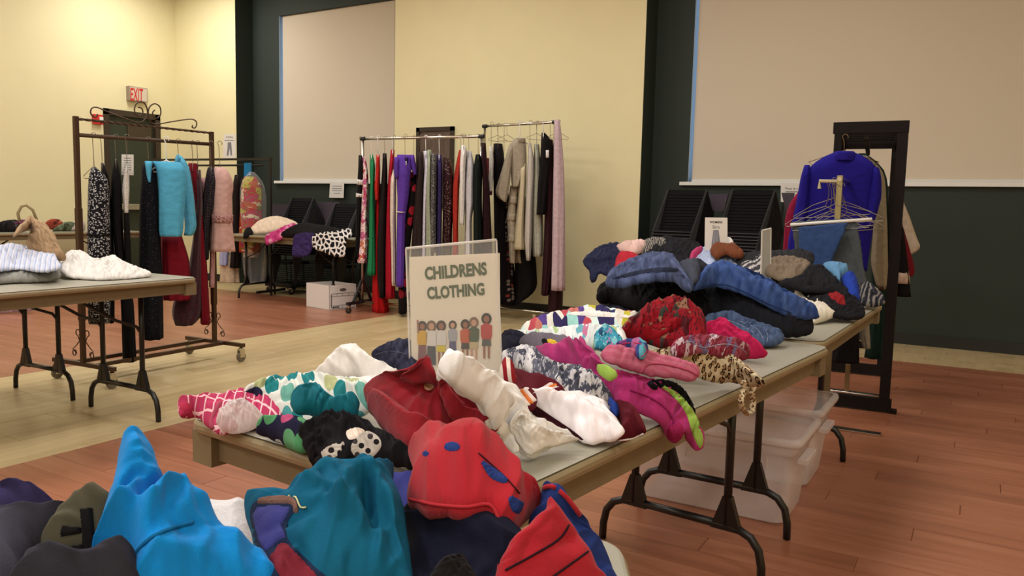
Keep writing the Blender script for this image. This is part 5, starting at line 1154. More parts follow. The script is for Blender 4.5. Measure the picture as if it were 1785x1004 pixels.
# maroon and white jersey
jer = heap('sports_jersey', 'white sports jersey with maroon lining and orange white stripes', 'jersey', [(880, 700, .79), (905, 682, .81), (940, 678, .815), (985, 680, .81), (1020, 688, .80), (1052, 700, .79), (1068, 722, .785), (1086, 748, .775), (1082, 762, .765), (1055, 770, .75), (1018, 772, .745), (988, 752, .75), (955, 730, .76), (918, 718, .77)], C('jersey_white', (236, 228, 230), bump=.15), dome=.018, fold=(20, .07, .007), seed=116, dens=1.8, thick=.010, rid=[([(925, 690), (980, 712), (1040, 750)], .010, .010), ([(960, 690), (1010, 705), (1060, 730)], -.009, .009), ([(1000, 740), (1040, 752), (1075, 752)], -.008, .008)])
patch(jer, 'maroon_lining', [(910, 700), (930, 705), (965, 728), (1000, 752), (1018, 768), (1000, 762), (962, 742), (922, 716)], C('maroon_dark', (52, 14, 22)), .004)
mstr = cloth('maroon_stripes', 'vstripes', [(0, (96, 24, 36)), (.45, (220, 208, 200)), (.55, (204, 110, 40)), (.68, (96, 24, 36)), (.82, (220, 208, 200)), (.9, (204, 110, 40))], 11)
ms = heap('sleeve', None, None, [(866, 668, .80), (880, 648, .825), (905, 648, .83), (950, 660, .825), (984, 678, .815), (980, 690, .805), (945, 690, .80), (930, 712, .785), (905, 715, .78), (890, 698, .785)], C('maroon_j', (98, 26, 38)), parent=jer['o'], dome=.015, fold=(30, .08, .006), seed=117)
for a, b in ((0, (222, 208, 200)), (6, (206, 112, 44)), (12, (222, 208, 200))):
    patch(ms, 'stripe', [(898+a, 682-a*.3), (905+a, 680-a*.3), (925+a, 706-a*.6), (917+a, 708-a*.6)], plain('stripe_%d' % b[0], b, .9), .003+a*.00005)
    patch(ms, 'stripe', [(928+a*1.4, 686-a*.35), (936+a*1.4, 684-a*.3), (968+a*1.3, 668+a*.35), (958+a*1.3, 667+a*.35)], plain('stripe_%d' % b[0], b, .9), .003+a*.00005)
strp = heap('striped_sock', 'red and white striped small garment standing at right edge of the sign', 'sock', [(872, 660, .84), (874, 634, .865), (884, 628, .87), (895, 640, .86), (900, 664, .84), (888, 672, .83)], cloth('redwhite', 'stripes', [(0, (160, 34, 44)), (.5, (220, 206, 196))], 62), dome=.01, fold=(80, .04, .004), seed=118)
hood = heap('maroon_hood', 'maroon hooded garment with white hem at the near edge beside the jersey', 'hood', [(1068, 712, .785), (1085, 708, .80), (1108, 714, .80), (1118, 730, .79), (1126, 750, .775), (1115, 762, .755), (1082, 770, .745), (1072, 765, .75), (1082, 745, .77)], C('maroon_h', (104, 28, 40)), dome=.02, fold=(70, .05, .008), seed=119)
seam(hood, [(1078, 768), (1100, 765), (1122, 756)], mwht, .0035, 'hem')
bl = heap('blue_badge_shirt', 'small bright blue shirt corner between jersey and grey leggings', 'shirt', [(1060, 700, .80), (1074, 704, .80), (1082, 714, .795), (1074, 726, .785), (1064, 716, .79)], C('badge_blue', (40, 70, 160)), dome=.005, fold=(0, .04, .003), seed=120)
tq = heap('teal_shirt', 'teal shirt mostly hidden beneath the grey leaf print leggings', 'shirt', [(892, 640, .80), (915, 636, .815), (945, 648, .82), (972, 668, .82), (985, 682, .81), (940, 676, .80), (905, 660, .80)], C('teal_k', (24, 132, 156)), dome=.01, fold=(30, .06, .005), seed=121)
gl = heap('leaf_leggings', 'grey and white leaf print leggings twisted across the middle table', 'leggings', [(874, 622, .82), (895, 612, .835), (920, 606, .845), (942, 616, .85), (958, 630, .85), (980, 638, .845), (1002, 642, .84), (1035, 662, .82), (1062, 685, .80), (1066, 702, .785), (1045, 708, .78), (1005, 702, .79), (970, 690, .80), (955, 668, .82), (925, 650, .83), (900, 640, .82), (880, 636, .81)], cloth('leaf_print', 'floral', [(66, 68, 82), (190, 188, 192), (96, 98, 112), (206, 204, 206), (150, 150, 158)], 62, thr=.34), dome=.02, fold=(40, .04, .010), seed=122, thick=.016, dens=1.4)
mag = C('magenta_fleece', (190, 50, 124), bump=.35, bsc=500, sheen=.3)
mg = heap('magenta_hoodie', 'magenta fleece hoodie with sleeve hanging over the near table edge', 'hoodie', [(930, 612, .83), (965, 604, .85), (1005, 600, .865), (1014, 590, .88), (1024, 598, .88), (1044, 622, .865), (1060, 640, .85), (1095, 652, .84), (1135, 662, .83), (1175, 684, .81), (1204, 712, .785), (1218, 740, .745), (1228, 772, .70), (1215, 786, .685), (1198, 770, .70), (1192, 752, .73), (1178, 770, .705), (1162, 762, .71), (1150, 738, .745), (1120, 722, .765), (1078, 712, .775), (1062, 692, .79), (1025, 664, .81), (985, 640, .825), (950, 632, .825)], mag, dome=.02, fold=(32, .06, .013), seed=123, zmin=None, dens=1.8, thick=.014)
seam(mg, [(1098, 680), (1130, 692), (1160, 712), (1180, 745)], C('mag_edge', (170, 40, 110)), .004, 'zip_edge', .004)
patch(mg, 'ribbed_cuff', [(1166, 744), (1186, 738), (1192, 756), (1178, 772), (1163, 764)], C('mag_cuff', (168, 38, 92)), .004)
lime = heap('lime_top', 'lime green top edged with black lace between magenta and table edge', 'top', [(1040, 640, .86), (1060, 642, .862), (1075, 655, .855), (1060, 660, .85), (1045, 650, .855)], C('lime', (168, 206, 92)), dome=.004, fold=(30, .05, .003), seed=124)
patch(mg, 'lime_stripe', [(1150, 672), (1178, 684), (1202, 708), (1218, 735), (1226, 765), (1221, 782), (1208, 760), (1196, 722), (1176, 694)], C('lime', (0, 0, 0)), .006, label='lime green strip')
patch(mg, 'black_lace_edge', [(1128, 668), (1150, 662), (1178, 670), (1200, 692), (1214, 726), (1204, 716), (1184, 688), (1158, 676), (1140, 680)], C('lace_black', (0, 0, 0)), .008, label='black lace trim')
pk = heap('pink_knit', 'pale pink ribbed knit sweater folded in front of the leopard top', 'sweater', [(1048, 616, .865), (1065, 606, .875), (1095, 610, .87), (1135, 618, .86), (1180, 628, .85), (1212, 640, .84), (1220, 655, .825), (1205, 664, .815), (1170, 658, .82), (1130, 654, .825), (1090, 642, .84), (1062, 630, .855)], cloth('pink_rib', 'stripes', [(0, (206, 104, 134)), (.5, (214, 120, 146))], 130, bump=.6), dome=.012, fold=(15, .06, .007), seed=125, thick=.013)
seam(pk, [(1116, 652), (1130, 636), (1160, 636), (1200, 646), (1216, 656)], C('pink_dark', (196, 84, 116)), .004, 'fold_edge', .003)
nv = heap('navy_fleece', 'dark navy fuzzy garment right of the sign', 'sweater', [(874, 600, .80), (878, 586, .82), (896, 582, .83), (920, 590, .83), (942, 602, .82), (950, 614, .81), (925, 618, .80), (895, 622, .79), (876, 618, .785)], C('navy_fuzzy', (24, 24, 40), bump=.7, bsc=250), dome=.02, fold=(20, .03, .006), seed=126)
gr = heap('grey_shirt', 'grey shirt with yellow and black trim behind the magenta hoodie', 'shirt', [(905, 598, .83), (925, 588, .84), (960, 590, .845), (1000, 598, .845), (1010, 606, .84), (975, 612, .83), (940, 614, .82)], C('heather', (104, 98, 110)), dome=.015, fold=(10, .05, .005), seed=127)
patch(gr, 'yellow_trim', [(954, 592), (968, 594), (974, 604), (962, 606), (956, 600)], plain('trim_yellow', (210, 176, 40), .8), .004); patch(gr, 'black_trim', [(944, 592), (953, 592), (957, 603), (949, 604)], mblk, .004)
pastel = cloth('pastel_print', 'floral', [(206, 214, 216), (100, 190, 200), (214, 130, 170), (190, 214, 150), (120, 190, 210), (230, 228, 226)], 36)
wa = heap('pastel_shirt', 'white shirt with pastel aqua and pink lettering print', 'shirt', [(872, 588, .81), (895, 582, .82), (930, 582, .83), (990, 578, .845), (1050, 574, .855), (1085, 580, .855), (1094, 600, .84), (1070, 612, .83), (1035, 608, .83), (1005, 600, .84), (960, 596, .83), (910, 594, .815)], pastel, dome=.02, fold=(-5, .06, .006), seed=128)
pat = cloth('kite_print', 'patches', [(206, 196, 60), (206, 84, 96), (46, 40, 84), (200, 222, 218), (150, 200, 196), (96, 70, 150), (216, 214, 206), (30, 26, 34), (214, 130, 120)], 49)
kt = heap('kite_print_top', 'multicoloured triangle print top at the far side behind pastel shirt', 'top', [(906, 578, .83), (920, 566, .84), (950, 556, .86), (985, 546, .875), (1030, 541, .885), (1075, 545, .885), (1112, 553, .875), (1105, 574, .86), (1060, 578, .855), (1000, 578, .845), (955, 584, .835), (920, 584, .83)], pat, dome=.02, fold=(-8, .07, .007), seed=129)
patch(kt, 'white_hem', [(985, 547), (1030, 542), (1075, 546), (1108, 554), (1070, 553), (1025, 551)], mwht, .004)
leo = cloth('leopard', 'leopard', [(226, 206, 168), (38, 26, 20), (176, 130, 84)], 98)
lp = heap('leopard_top', 'leopard print top with tie straps on the right of the middle table', 'top', [(1128, 618, .83), (1150, 610, .845), (1180, 612, .85), (1215, 612, .85), (1250, 616, .85), (1285, 630, .835), (1312, 648, .815), (1330, 664, .79), (1325, 676, .765), (1300, 672, .755), (1270, 668, .752), (1235, 664, .765), (1200, 652, .785), (1162, 640, .81)], leo, dome=.02, fold=(20, .05, .010), seed=130, zmin=None, dens=1.3)
S_ = [(1296, 664), (1297, 680), (1292, 697), (1294, 712), (1302, 722), (1311, 716), (1313, 700), (1310, 682), (1318, 666)]
Lp = [onx(x, y, onz(1300, 668, .745)[0]+.035) for x, y in S_]
Lp2 = []
for i in range(len(Lp)-1):
    for t in (0, .25, .5, .75): Lp2.append(Lp[i]*(1-t)+Lp[i+1]*t)
mb = MB().tube(Lp2, .0075, 8, flat=.5); mk('tie_strap', mb, leo, lp['o'], smooth=True, uv=[(v[0]*1.3+v[1], v[2]) for v in mb.v])
fld = cloth('red_paisley', 'floral', [(150, 18, 34), (166, 26, 40), (150, 110, 84), (96, 20, 30), (56, 60, 54), (84, 22, 30)], 44, thr=.36)
rs = heap('red_floral_scarf', 'deep red floral scarf heaped highest at centre of the middle table', 'scarf', [(1083, 578, .86), (1092, 562, .875), (1112, 550, .885), (1130, 536, .90), (1152, 527, .912), (1180, 526, .915), (1208, 534, .905), (1226, 552, .885), (1232, 576, .865), (1222, 596, .84), (1190, 604, .825), (1160, 606, .82), (1128, 596, .83), (1100, 590, .84)], fld, dome=.03, fold=(60, .06, .013), seed=131, dens=1.3, thick=.02)
patch(rs, 'plain_red_side', [(1122, 574), (1150, 562), (1180, 553), (1186, 566), (1164, 580), (1142, 592), (1124, 590)], C('plain_red', (152, 14, 28)), .004)
hp = heap('hot_pink_trousers', 'hot pink crumpled trousers at right end of the middle table', 'trousers', [(1228, 568, .83), (1242, 560, .84), (1262, 558, .84), (1285, 572, .83), (1308, 586, .81), (1330, 604, .79), (1338, 616, .77), (1328, 624, .755), (1296, 624, .75), (1270, 616, .755), (1248, 600, .775), (1234, 585, .80)], C('hot_pink', (212, 38, 96)), dome=.02, fold=(35, .05, .010), seed=132)
kj = heap('kids_jeans', 'small blue jeans with light stitching behind the hot pink trousers', 'jeans', [(1228, 556, .815), (1250, 547, .825), (1275, 545, .825), (1302, 556, .815), (1330, 566, .80), (1362, 580, .78), (1366, 594, .76), (1350, 602, .75), (1322, 602, .75), (1300, 590, .765), (1270, 572, .785), (1245, 566, .80)], cloth('kid_denim', 'denim', [(48, 62, 92), (92, 112, 150)], 60), dome=.015, fold=(28, .04, .008), seed=133)
mst = plain('thread_light', (170, 180, 196), .8)
for pts in ([(1262, 556), (1290, 566), (1315, 580)], [(1290, 560), (1318, 572), (1330, 590)], [(1335, 574), (1338, 588), (1336, 598)]): seam(kj, pts, mst, .0012)
pz = heap('paisley_blouse', 'purple and red paisley blouse with grey trim before the red scarf', 'blouse', [(1168, 612, .85), (1178, 600, .86), (1205, 590, .865), (1240, 588, .86), (1268, 594, .85), (1296, 602, .835), (1306, 614, .815), (1298, 628, .80), (1262, 622, .82), (1225, 616, .835), (1190, 622, .84)], cloth('paisley', 'floral', [(150, 60, 80), (176, 90, 110), (110, 100, 140), (190, 170, 180), (130, 30, 50)], 57), dome=.015, fold=(15, .04, .008), seed=134)
seam(pz, [(1180, 600), (1205, 596), (1225, 606), (1262, 600), (1290, 606), (1302, 618)], plain('trim_grey', (150, 146, 170), .8), .0022, 'trim')
sw = heap('swimsuit', 'small blue and pink patterned swimsuit beside the pink knit sweater', 'swimwear', [(1072, 604, .875), (1090, 596, .885), (1115, 597, .885), (1130, 608, .875), (1126, 622, .865), (1112, 624, .862), (1098, 612, .868)], cloth('swim', 'dots', [(60, 84, 150), (150, 80, 150), (100, 180, 200), (190, 110, 160)], 50, thr=.4), dome=.01, fold=(0, .04, .004), seed=135)
seam(sw, [(1074, 603), (1095, 598), (1118, 600), (1128, 612), (1118, 622)], C('pink_plain', (0, 0, 0)), .0025, 'binding')
at = heap('aqua_straps', 'aqua pink strappy top lying over the pastel shirt', 'top', [(1035, 604, .87), (1040, 580, .885), (1050, 568, .89), (1066, 574, .885), (1082, 590, .875), (1088, 606, .865), (1062, 612, .86)], cloth('aqua_print', 'floral', [(60, 160, 190), (30, 80, 120), (200, 130, 180), (140, 210, 220)], 60), dome=.008, fold=(70, .03, .006), seed=136)

# ------------------------------------------------------------------ women's table heap
def wo(name, label, cat, loop, mat, **k): return heap(name, label, cat, loop, mat, **k)
dn1 = cloth('dark_denim', 'denim', [(30, 32, 42), (48, 52, 68)], 80); dn2 = cloth('faded_denim', 'denim', [(48, 56, 84), (80, 92, 128)], 60); dn3 = cloth('mid_denim', 'denim', [(50, 76, 140), (82, 112, 178)], 45)
Yb = lambda y: ('y', y)
wo('navy_dress', 'navy garment draped off the far left of the womens table', 'dress', [(1016, 456, Yb(3.75)), (1030, 440, Yb(3.85)), (1052, 427, Yb(3.95)), (1078, 424, Yb(4.0)), (1090, 440, Yb(3.95)), (1080, 465, Yb(3.8)), (1062, 482, Yb(3.7)), (1046, 476, Yb(3.7)), (1038, 490, Yb(3.66)), (1029, 491, Yb(3.66)), (1027, 474, Yb(3.7))], C('navy_dress', (30, 34, 60)), fold=(70, .08, .012), seed=140, zmin=None)
wo('pink_cream_scarf', 'pale pink scarf on top at the back left of the jeans heap', 'scarf', [(1074, 432, Yb(3.95)), (1092, 424, Yb(4.0)), (1120, 420, Yb(4.05)), (1128, 432, Yb(4.0)), (1110, 444, Yb(3.9)), (1086, 440, Yb(3.9))], C('blush', (206, 172, 164)), fold=(10, .04, .008), seed=141, zmin=None)
wo('red_top', 'bright red top squeezed between navy garment and faded jeans', 'top', [(1074, 452, Yb(3.86)), (1086, 440, Yb(3.9)), (1112, 446, Yb(3.88)), (1116, 458, Yb(3.8)), (1090, 470, Yb(3.72)), (1072, 474, Yb(3.7))], C('bright_red2', (188, 36, 52)), fold=(30, .06, .005), seed=142, zmin=None)
wo('dark_knit_pile', 'black bulky knitwear at the back before the left chair stack', 'sweater', [(1110, 448, Yb(4.0)), (1128, 424, Yb(4.15)), (1160, 414, Yb(4.2)), (1200, 420, Yb(4.2)), (1222, 432, Yb(4.2)), (1222, 455, Yb(4.0)), (1195, 478, Yb(3.8)), (1150, 470, Yb(3.8)), (1118, 462, Yb(3.85))], C('knit_black', (26, 25, 30), bump=.6), fold=(20, .05, .014), seed=143, zmin=None, dome=.03)
wo('patterned_scarf', 'grey black patterned scarf near the top left of the heap', 'scarf', [(1112, 440, Yb(3.95)), (1118, 424, Yb(4.05)), (1140, 415, Yb(4.1)), (1162, 422, Yb(4.1)), (1160, 440, Yb(3.98)), (1140, 448, Yb(3.92))], cloth('camo', 'swirl', [(40, 38, 40), (110, 106, 104), (60, 58, 58), (150, 142, 130)], 33), fold=(20, .04, .008), seed=144, zmin=None)
wo('light_blue_shirt', 'pale blue shirt with pink edge below the skirts sign', 'shirt', [(1203, 464, Yb(3.8)), (1206, 444, Yb(3.95)), (1222, 434, Yb(4.05)), (1252, 430, Yb(4.1)), (1290, 438, Yb(4.1)), (1306, 455, Yb(4.0)), (1302, 472, Yb(3.85)), (1262, 470, Yb(3.8)), (1226, 472, Yb(3.75))], C('sky_shirt', (160, 172, 200)), fold=(15, .07, .008), seed=145, zmin=None, dome=.02)
wo('magenta_print_top', 'magenta and white print corner peeking left of the pale blue shirt', 'top', [(1201, 462, Yb(3.78)), (1204, 444, Yb(3.9)), (1222, 434, Yb(3.98)), (1226, 440, Yb(3.95)), (1214, 452, Yb(3.85)), (1208, 466, Yb(3.76))], cloth('mag_print', 'floral', [(200, 70, 120), (210, 150, 180), (200, 60, 110)], 30), fold=(60, .04, .004), seed=146, zmin=None)
wo('brown_gloves', 'rust brown crumpled suede garment in front of the skirts sign', 'garment', [(1238, 436, Yb(3.9)), (1250, 427, Yb(3.95)), (1276, 427, Yb(3.97)), (1290, 434, Yb(3.93)), (1298, 446, Yb(3.88)), (1284, 450, Yb(3.84)), (1264, 444, Yb(3.84)), (1250, 452, Yb(3.8)), (1242, 446, Yb(3.84))], C('rust_brown', (124, 70, 44)), fold=(15, .03, .008), seed=147, zmin=None)
wo('white_ball_cloth', 'small white cloth beside the foot of the skirts sign', 'cloth', [(1262, 428, Yb(4.02)), (1266, 420, Yb(4.05)), (1276, 421, Yb(4.05)), (1280, 430, Yb(4.0)), (1270, 432, Yb(4.0))], mwht, fold=(0, .03, .003), seed=148, zmin=None)
wo('dark_grey_trousers', 'charcoal cloth bunched right of the brown suede garment', 'trousers', [(1284, 462, Yb(3.85)), (1292, 446, Yb(3.95)), (1330, 440, Yb(4.1)), (1400, 438, Yb(4.15)), (1420, 452, Yb(4.1)), (1400, 470, Yb(3.9)), (1330, 476, Yb(3.8))], C('charcoal', (40, 40, 44)), fold=(5, .05, .010), seed=149, zmin=None)
wo('striped_scarf', 'grey scarf with white line pattern left of the edge-on sign holder', 'scarf', [(1288, 472, Yb(3.78)), (1300, 456, Yb(3.88)), (1330, 446, Yb(3.95)), (1348, 456, Yb(3.9)), (1346, 474, Yb(3.75)), (1318, 484, Yb(3.68))], cloth('grey_stripes', 'stripes', [(0, (62, 60, 64)), (.6, (176, 172, 170))], 46), fold=(-25, .04, .008), seed=150, zmin=None)
wo('taupe_blouse', 'taupe crumpled blouse right of the edge-on sign holder', 'blouse', [(1333, 474, Yb(3.62)), (1340, 454, Yb(3.72)), (1368, 448, Yb(3.78)), (1398, 452, Yb(3.78)), (1414, 462, Yb(3.75)), (1400, 478, Yb(3.62)), (1386, 490, Yb(3.56)), (1356, 488, Yb(3.55))], C('taupe', (118, 104, 88)), fold=(5, .035, .010), seed=151, zmin=None, dome=.02)
wo('black_top', 'black top slung between taupe blouse and light blue cloth', 'top', [(1356, 494, Yb(3.5)), (1390, 484, Yb(3.58)), (1412, 464, Yb(3.72)), (1440, 466, Yb(3.75)), (1458, 478, Yb(3.72)), (1480, 498, Yb(3.65)), (1486, 512, Yb(3.55)), (1450, 512, Yb(3.48)), (1400, 508, Yb(3.45))], C('black_cotton', (22, 21, 26)), fold=(25, .06, .010), seed=152, zmin=None, dome=.02)
wo('aqua_cloth', 'pale sky blue cloth scrap on the right of the heap', 'cloth', [(1433, 466, Yb(3.72)), (1446, 460, Yb(3.76)), (1474, 463, Yb(3.78)), (1478, 474, Yb(3.72)), (1466, 484, Yb(3.66)), (1464, 492, Yb(3.62)), (1450, 480, Yb(3.66))], C('aqua_c', (108, 160, 204)), fold=(30, .04, .006), seed=153, zmin=None)
wo('royal_blue_top', 'saturated royal blue cloth hanging at right of the heap', 'top', [(1468, 484, Yb(3.64)), (1480, 477, Yb(3.68)), (1492, 484, Yb(3.68)), (1497, 505, Yb(3.6)), (1498, 524, Yb(3.52)), (1484, 526, Yb(3.48)), (1474, 505, Yb(3.55))], C('royal_c', (34, 64, 170)), fold=(80, .05, .004), seed=154, zmin=None)
wo('dark_small_heap', 'small dark garments at the far right corner of the womens table', 'garment', [(1494, 522, .78), (1496, 500, .83), (1510, 494, .84), (1530, 505, .82), (1542, 520, .79), (1538, 532, .76), (1510, 534, .755)], cloth('dark_mix', 'swirl', [(30, 30, 38), (60, 62, 76), (34, 32, 36), (120, 116, 110)], 12), fold=(20, .04, .010), seed=155)
rb = wo('black_red_sweater', 'black sweater with a red panel at right of the womens table', 'sweater', [(1392, 508, .83), (1420, 500, .85), (1450, 502, .855), (1480, 512, .84), (1500, 528, .81), (1508, 546, .775), (1498, 556, .755), (1466, 556, .755), (1440, 545, .775), (1410, 528, .80)], C('black_cotton', (0, 0, 0)), fold=(25, .06, .009), seed=156, dome=.02)
patch(rb, 'red_panel', [(1441, 508), (1458, 508), (1472, 516), (1474, 532), (1462, 530), (1448, 520)], C('red_panel', (150, 30, 36)), .004)
wo('white_folded_sheet', 'cream white folded cloth under the right edge of the denim shirt', 'cloth', [(1384, 512, .82), (1400, 508, .825), (1425, 520, .81), (1450, 540, .785), (1456, 550, .765), (1440, 558, .752), (1418, 562, .748), (1415, 545, .77)], C('cream_sheet', (206, 198, 180)), fold=(30, .06, .003), seed=157)
wo('dark_grey_jeans', 'dark grey jeans at the bottom left of the womens heap', 'jeans', [(1046, 545, .76), (1052, 528, .79), (1080, 520, .80), (1140, 524, .80), (1160, 540, .79), (1140, 556, .76), (1100, 560, .75), (1062, 556, .75)], dn1, fold=(5, .07, .006), seed=158, thick=.02)
wo('black_trousers', 'thick black trousers folded in the middle of the left jeans pile', 'trousers', [(1040, 512, .84), (1050, 496, .87), (1085, 484, .895), (1150, 480, .90), (1200, 492, .90), (1230, 515, .87), (1246, 540, .82), (1235, 556, .79), (1190, 554, .79), (1120, 540, .80), (1070, 530, .80), (1046, 526, .81)], C('jet', (20, 19, 22)), fold=(12, .08, .013), seed=159, dome=.03, thick=.025)
fj = wo('faded_jeans', 'faded blue jeans folded on top of the black trousers', 'jeans', [(1056, 494, .91), (1064, 474, .94), (1090, 458, .965), (1130, 446, .985), (1168, 444, .99), (1184, 458, .985), (1196, 478, .97), (1208, 498, .94), (1196, 508, .92), (1170, 490, .93), (1120, 492, .92), (1080, 500, .90)], dn2, fold=(-12, .07, .010), seed=160, dome=.02, thick=.018, rid=[([(1070, 492), (1110, 472), (1160, 466), (1195, 490)], .014, .014), ([(1075, 484), (1115, 464), (1165, 458)], -.012, .012)])
patch(fj, 'shadow_fold', [(1068, 486), (1100, 474), (1150, 466), (1180, 468), (1178, 474), (1130, 476), (1090, 484)], C('fold_shadow_navy', (30, 36, 56)), .003)  # dark strip paints the shadow of the fold into the jeans
cj = wo('charcoal_jacket', 'large black grey jacket spread under the blue denim shirt', 'jacket', [(1184, 482, .93), (1196, 462, .955), (1220, 458, .96), (1250, 472, .95), (1300, 490, .93), (1360, 515, .89), (1402, 540, .84), (1416, 568, .78), (1410, 584, .752), (1370, 586, .752), (1320, 578, .765), (1270, 562, .785), (1232, 540, .82), (1205, 510, .87)], C('charcoal_jk', (30, 32, 40)), fold=(28, .08, .012), seed=161, rid=[([(1230, 520), (1290, 555), (1370, 578)], .014, .02), ([(1250, 500), (1320, 535), (1395, 560)], -.014, .018)], dome=.03, dens=1.6, thick=.02)
ds = wo('denim_shirt', 'mid blue denim shirt lying on top across the womens table', 'shirt', [(1210, 506, .91), (1216, 484, .945), (1232, 468, .965), (1262, 462, .975), (1300, 470, .97), (1335, 485, .95), (1370, 508, .92), (1410, 530, .87), (1428, 546, .83), (1424, 556, .81), (1396, 556, .81), (1360, 546, .83), (1318, 524, .87), (1275, 506, .90), (1240, 500, .91)], dn3, fold=(25, .07, .010), seed=162, dome=.03, dens=1.8, thick=.014, rid=[([(1225, 478), (1290, 494), (1360, 530), (1410, 550)], .014, .02), ([(1250, 470), (1320, 492), (1390, 530)], -.012, .015), ([(1310, 510), (1330, 535), (1345, 548)], .01, .01), ([(1360, 520), (1380, 545)], -.01, .01)])
seam(ds, [(1222, 500), (1262, 496), (1300, 510), (1340, 530), (1380, 546)], C('denim_seam', (44, 66, 120)), .003)
wo('blue_grey_trousers', 'slate cloth between faded jeans and denim shirt', 'trousers', [(1180, 470, .96), (1190, 456, .975), (1215, 456, .975), (1222, 470, .965), (1214, 490, .95), (1200, 496, .94)], C('slate_c', (56, 60, 74)), fold=(60, .05, .006), seed=163, dome=.01)

# ------------------------------------------------------------------ left table clothes
TL = .758
def le(name, label, cat, loop, mat, **k): return heap(name, label, cat, loop, mat, zmin=TL+.001, **k)
le('grey_trousers', 'folded grey trousers under the striped shirt on the left table', 'trousers', [(-40, 470, .81), (20, 468, .815), (70, 466, .815), (102, 472, .80), (104, 482, .785), (80, 489, .772), (20, 492, .768), (-40, 496, .766)], C('warm_grey', (134, 134, 128)), fold=(5, .08, .007), seed=170, thick=.02, dome=.01)
le('striped_shirt', 'pale blue and white striped shirt folded on the left table', 'shirt', [(-50, 440, .87), (-10, 430, .885), (20, 426, .89), (48, 430, .885), (72, 438, .875), (92, 438, .87), (100, 452, .855), (108, 464, .84), (98, 471, .825), (70, 474, .82), (30, 470, .82), (-50, 476, .82)], cloth('blue_stripes', 'vstripes', [(0, (190, 196, 214)), (.5, (160, 172, 204)), (.75, (210, 208, 214))], 40), fold=(15, .06, .010), seed=171, dome=.02)
le('white_sweater', 'white crumpled sweater with lace hem near the corner of the left table', 'sweater', [(100, 462, .815), (112, 446, .84), (125, 437, .855), (145, 440, .855), (168, 452, .84), (186, 448, .84), (200, 446, .842), (215, 456, .825), (240, 466, .80), (264, 476, .78), (258, 482, .765), (225, 486, .762), (180, 488, .763), (140, 486, .765), (112, 480, .78)], C('white_sw', (216, 212, 206)), fold=(20, .05, .012), seed=172, dome=.02, dens=1.3)
tb = le('tan_bag', 'sheer tan drawstring bag standing behind the striped shirt', 'bag', [(26, 404, .99), (34, 394, 1.01), (50, 382, 1.04), (66, 386, 1.03), (84, 394, 1.01), (96, 412, .96), (106, 434, .90), (116, 450, .85), (90, 450, .85), (60, 444, .86), (48, 432, .89), (52, 414, .94), (56, 402, .97), (44, 404, .97), (34, 408, .97), (26, 412, .97)], C('tan_sheer', (190, 158, 122)), fold=(75, .05, .008), seed=173, thick=.03)
tb['o'].name = 'tote_bag'
P = surf(tb, [(38, 388), (32, 372), (38, 360), (48, 358), (60, 368), (66, 388)], .0)
Pn_ = onz(50, 384, 1.03); hn = nrm([Pn_[0], Pn_[1], 0])
mk('handle', MB().tube(qpx([(34, 386), (31, 372), (37, 360), (46, 358), (57, 366), (65, 386)], Pn_, hn), .008, 8), C('tan_handle', (168, 148, 108)), tb['o'], smooth=True, uv=np.zeros((48, 2)))
WY = lambda z: z
for i, (pts, c, l) in enumerate([([(-30, 402), (0, 388), (30, 386), (40, 404)], (44, 40, 44), 'black patterned clothes heap left of the tan bag'), ([(20, 398), (30, 386), (48, 387), (46, 402)], (120, 60, 90), 'plum print cloth behind the tan bag handle'),
        ([(74, 396), (86, 384), (104, 386), (112, 400)], (190, 90, 70), 'coral red cloth on the wall table behind the tan bag'), ([(92, 403), (108, 390), (128, 390), (134, 403)], (110, 122, 96), 'olive printed cloth on the wall table'), ([(120, 403), (126, 388), (146, 388), (146, 404)], (196, 184, 180), 'white and green cloth on the wall table near the bronze rack')]):
    pile('folded_cloth', l, 'clothes', [(x, y, ('x', -9.9)) for x, y in pts], cloth('wt%d' % i, 'floral', [c, tuple(min(255, a+40) for a in c), tuple(int(a*.6) for a in c), c], 12), thick=.06, dome=.02, fold=(0, .08, .012), seed=180+i, zmin=.748, R=.05)
lav = onz(0, 545, 0)
m_lav = cloth('lav_print', 'swirl', [(196, 172, 196), (206, 186, 206), (160, 136, 160), (210, 190, 206)], 4)
pile('floor_cushion', 'lavender flower print cushion on the floor beyond the left tables', 'cushion', [(-60, 536, .10), (0, 529, .12), (40, 528, .12), (57, 532, .10), (58, 541, .03), (30, 544, .01), (-60, 549, .01)], m_lav, thick=.05, dome=.03, fold=(0, .15, .008), seed=190, zmin=.002, R=.1)

# ------------------------------------------------------------------ small far table clothes
def fa_(name, label, cat, loop, mat, **k): return pile(name, label, cat, loop, mat, **k)
fa_('cream_coat', 'cream folded coat on the small back table', 'coat', [(433, 408, Yb(6.55)), (440, 396, Yb(6.65)), (455, 384, Yb(6.75)), (480, 378, Yb(6.85)), (505, 383, Yb(6.85)), (520, 392, Yb(6.8)), (500, 398, Yb(6.7)), (470, 405, Yb(6.6)), (448, 407, Yb(6.55))], C('cream_c', (214, 194, 172)), fold=(10, .12, .014), seed=200, thick=.04, dome=.02, R=.08)
fa_('black_glove', 'black cloth corner at left end of the small back table', 'cloth', [(424, 410, Yb(6.5)), (428, 400, Yb(6.55)), (438, 398, Yb(6.6)), (441, 408, Yb(6.52)), (432, 414, Yb(6.47)), (425, 416, Yb(6.46))], mblk, fold=(10, .08, .01), seed=201, thick=.03, R=.05)
